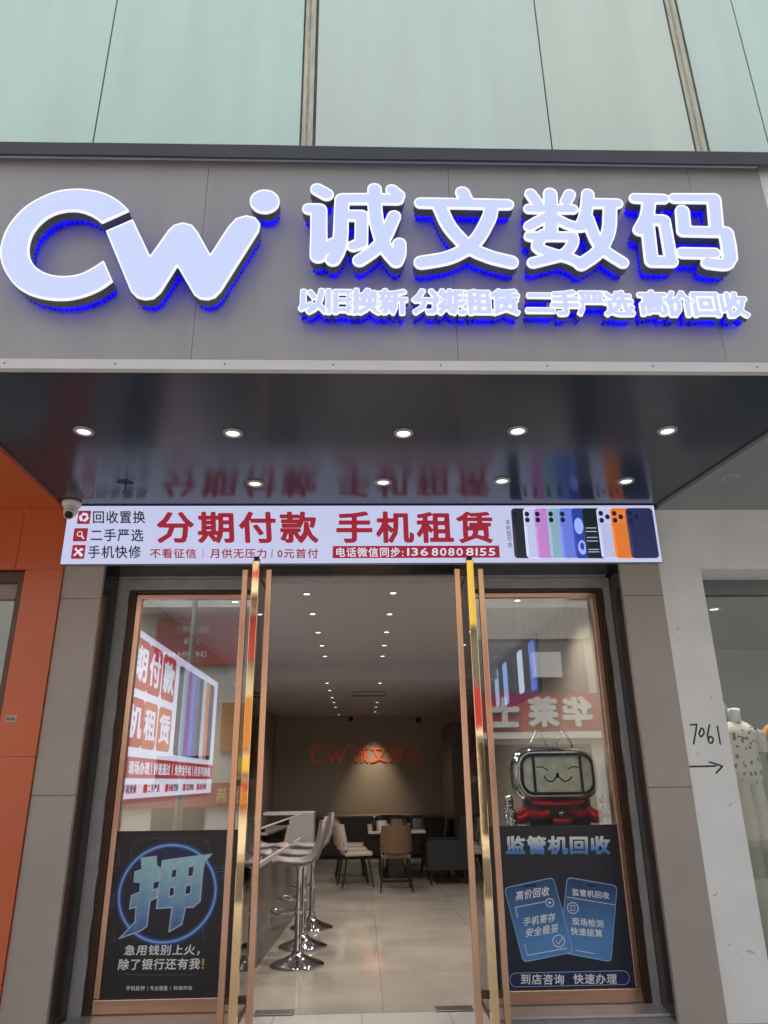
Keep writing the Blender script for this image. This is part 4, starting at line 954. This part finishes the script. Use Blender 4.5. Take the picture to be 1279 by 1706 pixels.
b = MB(); slab(b, fill([rounded(hx0-.305, hz0-.155, hx0+.305, hz0+.155, .1, 6), rounded(hx0-.285, hz0-.138, hx0+.285, hz0+.138, .085, 6)]), lambda u, v: (u, FY-.155, v), lambda u, v: (u, FY-.12, v)); slab(b, fill([[(hx0-.205, hz0-.138), (hx0-.185, hz0-.138), (hx0-.185, hz0+.138), (hx0-.205, hz0+.138)]]), lambda u, v: (u, FY-.153, v), lambda u, v: (u, FY-.13, v)); slab(b, fill([[(hx0+.185, hz0-.138), (hx0+.205, hz0-.138), (hx0+.205, hz0+.138), (hx0+.185, hz0+.138)]]), lambda u, v: (u, FY-.153, v), lambda u, v: (u, FY-.13, v)); b.build('face_frame', M['foil_dark'], fg)
b = MB(); flat(b, [rounded(hx0-.29, hz0-.14, hx0+.29, hz0+.14, .085, 6)], FY-.128, .004); fp = b.build('face_panel', M['foil_face'], fg)
b = MB()
def fl(pts, r=.006):
    f = strokes_field([(r, bspline([(hx0+x, hz0+z) for x, z in pts], 5, False))], .004); flat(b, contour(f, 0, .001), FY-.132, .004)
fl([(-.11, -.015), (-.09, -.05), (-.045, -.055), (0, -.01)], .005); fl([(0, -.01), (.045, -.055), (.09, -.05), (.115, -.02)], .005); fl([(-.17, .055), (-.12, .055), (-.08, .03)], .004); fl([(.09, .035), (.13, .055), (.18, .05)], .004); fl([(0, 0), (0, -.02)], .012); b.build('face_lines', M['foil_dark'], fp)
b = MB(); b.loft([rr_ring(hx0, 1.28, .20, .08, .06, FY+.12), rr_ring(hx0, 1.27, .27, .14, .08, FY+.05), rr_ring(hx0, 1.26, .28, .15, .08, FY-.03), rr_ring(hx0, 1.27, .18, .08, .05, FY-.1)]); b.build('body', M['foil_dark'], fg)
for pts, r in (([(-.2, -.09, 1.315), (0, -.135, 1.30), (.2, -.09, 1.315)], .022), ([(-.24, -.07, 1.235), (-.15, -.12, 1.225), (-.09, -.13, 1.24)], .032), ([(.24, -.07, 1.235), (.15, -.12, 1.225), (.09, -.13, 1.24)], .032), ([(-.07, -.135, 1.18), (0, -.15, 1.175), (.07, -.135, 1.18)], .026), ([(-.06, -.13, 1.12), (0, -.145, 1.115), (.06, -.13, 1.12)], .024)):
    b = MB(); b.tube([(hx0+x, FY+y, z) for x, y, z in pts], r, 10); b.build('band', M['foil_red'], fg)
MB().ball((hx0, FY-.15, 1.235), .028, 12, 8).build('bell', M['foil'], fg)
for s in (-1, 1):
    b = MB(); b.tube([(hx0+s*.2, FY, 1.27), (hx0+s*.31, FY-.03, 1.2), (hx0+s*.36, FY-.05, 1.2)], [.06, .055, .045], 12); arm = b.build('arm', M['foil_red'], fg)
    b = MB(); rnd = random.Random(4)
    for k in range(9): b.ball((hx0+s*(.375+.03*rnd.random()), FY-.06+.05*rnd.random(), 1.15+.19*k/8), .03+.014*rnd.random(), 8, 6)
    b.build('cuff', M['foil'], arm)
    b = MB(); b.tube([(hx0+s*.2, FY, 1.72), (hx0+s*.15, FY-.02, 1.83), (hx0+s*.11, FY-.02, 1.885)], .011, 6); b.tube([(hx0+s*.02, FY, 1.74), (hx0+s*.08, FY-.02, 1.84), (hx0+s*.11, FY-.02, 1.885)], .011, 6); b.build('ear_strap', M['foil'], fg)
pd = thing('plinth', 'dark plinth standing under the silver red figure', 'plinth', (1.6, 6.45, 0))
MB().box(1.2, 2.0, 6.2, 6.75, .003, 1.08).build('body', M['dark_panel'], pd, bevel=.01); MB().box(1.18, 2.02, 6.18, 6.77, 1.08, 1.105).build('top', M['steel'], pd, bevel=.004)

# ================================================================== ORANGE NEIGHBOUR
on = thing('orange_shop_front', 'orange panelled neighbouring shop front with a dark window', 'shop front', (-3.4, 5.42, 0))
OY = 5.43
zc = 3.55
for z0_, z1_ in ((-.0, .31), (.314, 1.69), (1.694, 3.055)): MB().box(-2.585, -2.30, OY, OY+.04, z0_, z1_).build('pier_panel', M['orange'], on)
for x0_, x1_ in ((-8.0, -2.668), (-2.664, -2.30)): MB().box(x0_, x1_, OY, OY+.04, 3.06, zc).build('head_panel', M['orange'], on)
MB().box(-2.58, -2.31, OY+.008, OY+.045, 0, 3.5).build('joint_filler', M['joint_pale'], on)
b = MB().prism([(-8.0, 3.4, zc), (-2.358, 3.4, zc), (-2.358, OY, zc), (-8.0, OY, zc)][::-1], (0, 0, .05)); b.build('soffit_panel', M['orange'], on)
MB().box(-8.0, -2.37, 3.34, 3.40, zc, 4.3).build('fascia_panel', M['orange'], on)
wn = MB(); wn.box(-8.0, -2.59, 5.5, 5.56, 2.98, 3.06); wn.box(-2.66, -2.59, 5.5, 5.56, 0, 2.98); wf = wn.build('window_frame', M['brown_frame'], on)
MB().box(-8.0, -2.6, 5.57, 5.62, 2.86, 2.98).build('pale_rail', mat('beige_rail', (.34, .29, .25), .5), on)
MB().box(-8.0, -2.66, 5.60, 5.608, .1, 2.86).build('glass_pane', M['glass'], on)
b = MB(); b.box(-8, -2.45, 9.0, 9.1, 0, 3.4); b.box(-8, -7.9, 5.65, 9.0, 0, 3.4); b.box(-2.5, -2.4, 5.65, 9.0, 0, 3.4); b.box(-8, -2.4, 5.65, 9.0, 3.2, 3.3); b.box(-8, -2.5, 5.65, 9.0, .01, .05); b.build('dark_interior', M['dark_room'], on)
sf = thing('shelf', 'grey goods shelf inside the dark window of the orange shop', 'shelf', (-3.5, 7.2, .05)); b = MB()
for z in (.6, 1.1, 1.6, 2.1): b.box(-4.2, -2.9, 7.0, 7.4, z, z+.03)
b.box(-4.2, -4.15, 7.0, 7.4, .05, 2.2); b.box(-2.95, -2.9, 7.0, 7.4, .05, 2.2); b.build('rack', M['box_house'], sf); b = MB()
rnd = random.Random(2)
for z in (.63, 1.13, 1.63):
    x = -4.1
    while x < -3.05: wq_ = .08+.1*rnd.random(); b.box(x, x+wq_*.9, 7.05, 7.3, z, z+.2+.15*rnd.random()); x += wq_
b.build('goods', M['chair_tan'], sf)
downlight((-3.15, 6.9), 3.199, .07, 'ceiling_downlight', 'oval white ceiling light inside the dark window of the orange shop', 'downlight', None, M['lamp'])
skr = thing('sticker', 'small printed cream sticker on the orange pier', 'sticker', (*[onY(18, 1197, OY)[k] for k in (0, 1)], 1.9))
r = rect_px(9, 1191, 29, 1203, OY); b = MB(); flat(b, [[(r[0], r[1]), (r[2], r[1]), (r[2], r[3]), (r[0], r[3])]], OY, .001); b.build('paper', mat('cream_paper', (.5, .44, .3), .7), skr)
b = MB()
for k in range(6): u = r[0]+(r[2]-r[0])*(.1+.14*k); b.box(u, u+.006, OY-.0016, OY-.001, r[1]+.012, r[3]-.01-.006*(k % 3))
b.build('print_marks', M['ink'], skr)

# ================================================================== WHITE NEIGHBOUR
wn_ = thing('white_shop_front', 'white rendered wall with handwritten 7061 and arrow beside a clothes shop window', 'shop front', (3.5, 5.45, 0))
WY = 5.46
MB().box(2.364, 2.70, WY, 5.9, 0, 3.05).build('pier', M['white_wall'], wn_)
MB().box(2.364, 7, WY, 5.9, 3.05, 3.553).build('head_wall', M['white_wall'], wn_)
b = MB().prism([(2.416, BOX, 3.555), (2.745, FAS+.03, 3.555), (7, FAS+.03, 3.555), (7, WY+.2, 3.555), (2.416, WY+.2, 3.555)][::-1], (0, 0, .06)); b.build('soffit', M['neighbour_soffit'], wn_)
MB().box(2.47, 7, 3.388, 3.46, 3.50, 5.07).build('fascia_wall', M['white_wall'], wn_)
b = MB()
rnd = random.Random(21)
for k in range(11):
    x = 2.4+.27*rnd.random(); z = .15+2.6*rnd.random()**1.5; l = .01+.035*rnd.random(); q = rnd.random()*3.1; r = .0012+.002*rnd.random()
    f = strokes_field([(r, bspline([(x, z), (x+l*.5*math.cos(q), z+l*.6*math.sin(q)), (x+l*math.cos(q+.3), z+l*math.sin(q+.3))], 3, False))], .0012); flat(b, contour(f, 0, .0005), WY, .0008)
b.build('scuff_mark', mat('grey_scuff', (.34, .335, .33), .7), wn_)['kind'] = 'stuff'
b = MB()
def pen(pts, r=.006):
    P = [pxz(1030+x/4.06, 880+y/4.06, WY) for x, y in pts]; f = strokes_field([(r, bspline(P, 4, False) if len(P) > 2 else P)], .003); flat(b, contour(f, 0, .001), WY, .0015)
pen([(485, 1330), (505, 1328), (528, 1326)]); pen([(528, 1326), (522, 1380), (508, 1458)]); pen([(560, 1352), (545, 1385), (558, 1410), (578, 1385), (572, 1358), (560, 1352)]); pen([(615, 1330), (602, 1400), (612, 1445), (632, 1452), (640, 1425), (622, 1408), (606, 1425)]); pen([(668, 1340), (678, 1400), (688, 1460)])
b.build('handwritten_number', M['ink'], wn_); b = MB()
pen([(482, 1612), (560, 1610), (660, 1608)]); pen([(615, 1582), (660, 1594), (702, 1610)]); pen([(702, 1610), (685, 1630), (660, 1655)]); b.build('handwritten_arrow', M['ink'], wn_)
downlight((2.70, 4.78), 3.554, .062, 'downlight', 'unlit round downlight in the grey soffit of the white shop front', 'downlight', None, M['lamp_off'])
MB().box(2.70, 7, 5.80, 5.85, 2.92, 3.05).build('window_head', mat('grey_head', (.16, .17, .165), .5), wn_)
MB().box(2.70, 7, 5.83, 5.838, .05, 2.92).build('glass_pane', glass('clothes_glass', .03), wn_)
M['clothes_wall'] = mat('clothes_shop_wall', (.27, .255, .25), .6, var=.04)
b = MB(); b.box(2.3, 7, 8.6, 8.7, 0, 3.4); b.box(2.36, 2.46, 5.9, 8.6, 0, 3.4); b.build('back_wall', M['clothes_wall'], wn_)
MB().box(2.46, 7, 5.9, 8.6, 2.93, 3.0).build('ceiling', mat('clothes_ceiling', (.2, .21, .205), .6), wn_)
MB().box(2.46, 7, 5.9, 8.6, .0, .2).build('display_floor', mat('clothes_floor', (.05, .05, .055), .25), wn_)
b = MB(); P = [(3.75+.55*math.cos(R_(a)), 1.75+.75*math.sin(R_(a))) for a in range(0, 181, 10)]; Q = [(3.75+.62*math.cos(R_(a)), 1.75+.83*math.sin(R_(a))) for a in range(180, -1, -10)]
slab(b, fill([[(4.30, .2)]+P+[(3.2, .2), (3.13, .2)]+Q+[(4.37, .2)]]), lambda u, v: (u, 8.5, v), lambda u, v: (u, 8.6, v)); b.build('arch_trim', M['white_wall'], wn_)
downlight((3.2, 6.35), 2.929, .06, 'ceiling_downlight', 'bright downlight over the mannequins in the clothes shop window', 'downlight', None, M['lamp'])
lamp_point((3.2, 6.3, 2.88), 45, (1, .95, .88), .05, 120)
# mannequins
M['floral'] = mat('floral_cloth', (.62, .56, .46), .8); t_ = M['floral'].node_tree; vr = t_.nodes.new('ShaderNodeTexVoronoi'); vr.inputs['Scale'].default_value = 21; nz = t_.nodes.new('ShaderNodeTexNoise'); nz.inputs['Scale'].default_value = 26
tc = t_.nodes.new('ShaderNodeTexCoord'); mxn = t_.nodes.new('ShaderNodeMath'); mxn.operation = 'MULTIPLY_ADD'; mxn.inputs[1].default_value = .95; rp = t_.nodes.new('ShaderNodeValToRGB')
rp.color_ramp.elements[0].position = .68; rp.color_ramp.elements[0].color = (.10, .055, .04, 1); rp.color_ramp.elements[1].position = .80; rp.color_ramp.elements[1].color = (.66, .60, .5, 1)
t_.links.new(tc.outputs['Object'], vr.inputs['Vector']); t_.links.new(tc.outputs['Object'], nz.inputs['Vector']); t_.links.new(nz.outputs[0], mxn.inputs[0]); t_.links.new(vr.outputs['Distance'], mxn.inputs[2]); t_.links.new(mxn.outputs[0], rp.inputs[0]); t_.links.new(rp.outputs[0], t_.nodes['Principled BSDF'].inputs['Base Color'])
M['cream_cloth'] = mat('cream_trousers', (.58, .53, .43), .85, bump=.5, bscale=12, stretch=(3, 3, .6)); M['mustard'] = mat('mustard_cloth', (.33, .16, .03), .85, bump=.4, bscale=14); M['mann'] = mat('mannequin_white', (.66, .64, .6), .35)
def oval(cx, cy, z, rx, ry, n=18, wob=0, ph=0): return [(cx+rx*(1+wob*math.sin(5*2*math.pi*i/n+ph))*math.cos(2*math.pi*i/n), cy+ry*(1+wob*math.cos(4*2*math.pi*i/n+ph))*math.sin(2*math.pi*i/n), z) for i in range(n)]
def mannequin(x, y, label, top, low, base=.2):
    t = thing('mannequin', label, 'mannequin', (x, y, base), 'headless mannequins in the clothes shop window'); g = lambda z: z
    b = MB(); b.loft([oval(x, y, 1.90, .045, .045), oval(x, y, 1.97, .045, .045), oval(x, y, 2.03, .047, .047), oval(x, y, 2.035, .02, .02)]); b.build('neck', M['mann'], t)
    b = MB(); b.loft([oval(x, y, 1.43, .10, .10, wob=.08), oval(x, y, 1.47, .135, .12, wob=.07, ph=1), oval(x, y, 1.54, .142, .12, wob=.05, ph=2), oval(x, y, 1.68, .138, .12, wob=.04), oval(x, y, 1.82, .155, .11, wob=.02), oval(x, y, 1.89, .12, .08), oval(x, y, 1.93, .055, .05)]); tp = b.build('blouse', top, t)
    for s in (-1, 1):
        b = MB(); b.loft([oval(x+s*.125, y, 1.865, .045, .055), oval(x+s*.165, y, 1.81, .05, .07, wob=.05), oval(x+s*.175, y, 1.74, .052, .075, wob=.09, ph=2), oval(x+s*.172, y, 1.68, .045, .07, wob=.1)]); b.build('sleeve', top, tp)
        b = MB(); b.loft([oval(x+s*.05, y, 1.46, .058, .10), oval(x+s*.055, y, 1.25, .075, .11, wob=.04, ph=s), oval(x+s*.062, y+.0, .95, .078, .105, wob=.07, ph=s), oval(x+s*.068, y, .6, .085, .11, wob=.09, ph=2*s), oval(x+s*.07, y, base+.06, .092, .12, wob=.08, ph=s)]); b.build('trouser_leg', low, t)
        b = MB(); b.ball((x+s*.07, y-.07, base+.04), .045, 10, 6, sq=(.8, 1.9, .75)); b.build('foot', M['mann'], t)
    MB().lathe([(0, .012), (.2, .012), (.205, 0)], (x, y, base+.001), 28).build('stand', M['steel'], t)
mannequin(3.115, 6.15, 'headless mannequin in a floral blouse and wide cream trousers', M['floral'], M['cream_cloth'])
mannequin(3.53, 6.25, 'headless mannequin in a mustard top at the right edge', M['mustard'], M['chair_dark'])

# ================================================================== ACROSS THE STREET (seen in the glass)
OPP = -9.2
def opp(x, y): p = onY(x, y, 2*FAC-OPP); return p.x, p.z
M['opp_wall'] = mat('pale_render', (.66, .63, .58), .8, var=.08, vscale=1); M['opp_tile'] = tiles('beige_tile', (.50, .47, .42), .6, .5, .25, var=.06, wide=.012)
M['opp_dark'] = mat('grey_corrugated', (.14, .14, .15), .6, var=.2, vscale=12, stretch=(3, 3, .1)); M['opp_red'] = mat('red_signboard', (.42, .03, .05), .5); M['opp_wht'] = mat('white_sign_letter', (.8, .8, .78), .5); M['opp_orange'] = mat('orange_shutter', (.55, .24, .06), .6); M['opp_yel'] = mat('yellow_board', (.7, .55, .08), .6)
def mtext(mb, s, x0, z0, x1, z1, Y, bold=.02, d=.03, m=0):
    """lettering that faces +y: reads from +x to -x"""
    sh = string_shape(s, bold); o0 = len(mb.f)
    slab(mb, sh, lambda u, v: (x1-u*(x1-x0), Y+d, z0+v*(z1-z0)), lambda u, v: (x1-u*(x1-x0), Y, z0+v*(z1-z0)), m)
bl = thing('opposite_building', 'pale building across the street with a dark red signboard', 'building', (-6, OPP, 0))
MB().box(-13, 1.0, OPP-6, OPP, 0, 8.6).build('wall', M['opp_wall'], bl)
a = opp(265, 1030); c = opp(402, 1108)
sg = MB().box(a[0], c[0], OPP, OPP+.15, c[1], a[1]).build('signboard', M['opp_red'], bl); W_ = c[0]-a[0]; H_ = a[1]-c[1]
b = MB(); mtext(b, '请移步右侧门', a[0]+.25*W_, c[1]+.66*H_, a[0]+.62*W_, c[1]+.8*H_, OPP+.15); mtext(b, '上二楼', a[0]+.33*W_, c[1]+.42*H_, a[0]+.52*W_, c[1]+.55*H_, OPP+.15); mtext(b, '13423044699', a[0]+.05*W_, c[1]+.15*H_, a[0]+.6*W_, c[1]+.28*H_, OPP+.15); b.build('sign_lettering', M['opp_wht'], sg)
MB().box(a[0]-.6, 1.0, OPP, OPP+.9, 6.15, 6.35).build('canopy', M['opp_wht'], bl)
b = MB(); b.box(-3.9, -2.75, OPP, OPP+.1, 2.3, 3.6); b.build('shutter', M['opp_orange'], bl)
b = MB(); b.box(-3.4, -2.6, OPP, OPP+.2, 1.75, 2.1); b.build('yellow_sign', M['opp_yel'], bl)
b = MB(); b.box(-5.6, -4.2, OPP, OPP+.05, .3, 2.2); b.box(-8, -6.4, OPP, OPP+.05, .2, 2.8); b.build('shop_opening', M['black'], bl)
b = MB(); b.box(-8.0, -2.4, OPP, OPP+.12, .9, 1.5); b.build('red_sign', M['opp_red'], bl)
b = MB(); mtext(b, '大美女装', -3.9, .98, -2.6, 1.4, OPP+.12); b.build('red_sign_lettering', M['opp_yel'], bl)
b = MB(); b.box(-3.15, -2.65, OPP+.2, OPP+.35, 4.5, 7.6); b.build('hanging_sign', M['opp_red'], bl)
b = MB(); mtext(b, '专', -3.05, 6.9, -2.75, 7.3, OPP+.35); mtext(b, '卖', -3.05, 6.3, -2.75, 6.7, OPP+.35); mtext(b, '店', -3.05, 5.7, -2.75, 6.1, OPP+.35); b.build('hanging_lettering', M['opp_wht'], bl)
b = MB(); b.box(2.2, 3.1, OPP+.12, OPP+.2, 5.4, 7.6); b.build('yellow_sign', M['opp_yel'], bl)
br_ = thing('opposite_building', 'beige tiled building across the street with the red 华莱士 sign', 'building', (5, OPP, 0))
MB().box(1.0, 13, OPP-6, OPP, 0, 9.2).build('wall', M['opp_wall'], br_)
t1 = opp(975, 1013); t2 = opp(970, 1065); h1 = opp(1000, 1155); h2 = opp(1000, 1222); h3 = opp(815, 1232)
MB().box(2.2, t1[0], OPP, OPP+.12, t2[1], t1[1]).build('tile_band', M['opp_tile'], br_)
MB().box(2.2, t2[0], OPP, OPP+.06, h1[1], t2[1]).build('corrugated_band', M['opp_dark'], br_)
sg = MB().box(2.6, h1[0]+.05, OPP, OPP+.16, h2[1]+.06, h1[1]).build('signboard', M['opp_red'], br_)
b = MB(); b.box(2.6, h1[0]+.05, OPP, OPP+.18, h2[1]-.12, h2[1]+.055); b.build('white_strip', M['opp_wht'], br_)
b = MB(); sz0, sz1 = h2[1]+.18, h1[1]-.1
for chx, x_ in (('华', opp(958, 1190)[0]), ('莱', opp(902, 1190)[0]), ('士', opp(838, 1190)[0])): mtext(b, chx, x_-.42, sz0, x_+.42, sz1, OPP+.16, .05, .1)
b.build('sign_lettering', M['opp_wht'], sg)
b = MB(); b.box(3.0, 6.4, OPP, OPP+.05, .2, 2.4); b.build('shop_opening', M['black'], br_)
b = MB(); b.box(4.9, 5.7, OPP+.06, OPP+.4, 4.2, 4.9); b.build('air_unit', M['opp_wht'], br_)
tr_ = thing('street_lamp', 'grey lamp post across the street in front of the pale building', 'street lamp', (-4.6, -7.9, 0))
b = MB(); b.tube([(-4.6, -7.9, 0), (-4.6, -7.9, 4), (-4.6, -7.9, 7.2)], [.11, .09, .06], 12); b.build('pole', M['steel'], tr_); b = MB(); b.tube([(-4.6, -7.9, 7.2), (-4.3, -7.5, 7.5), (-4.0, -7.0, 7.5)], .04, 8); b.ball((-3.95, -6.95, 7.48), .16, 12, 8, sq=(1.4, 1.4, .5)); b.build('lamp_head', M['white_trim'], tr_)
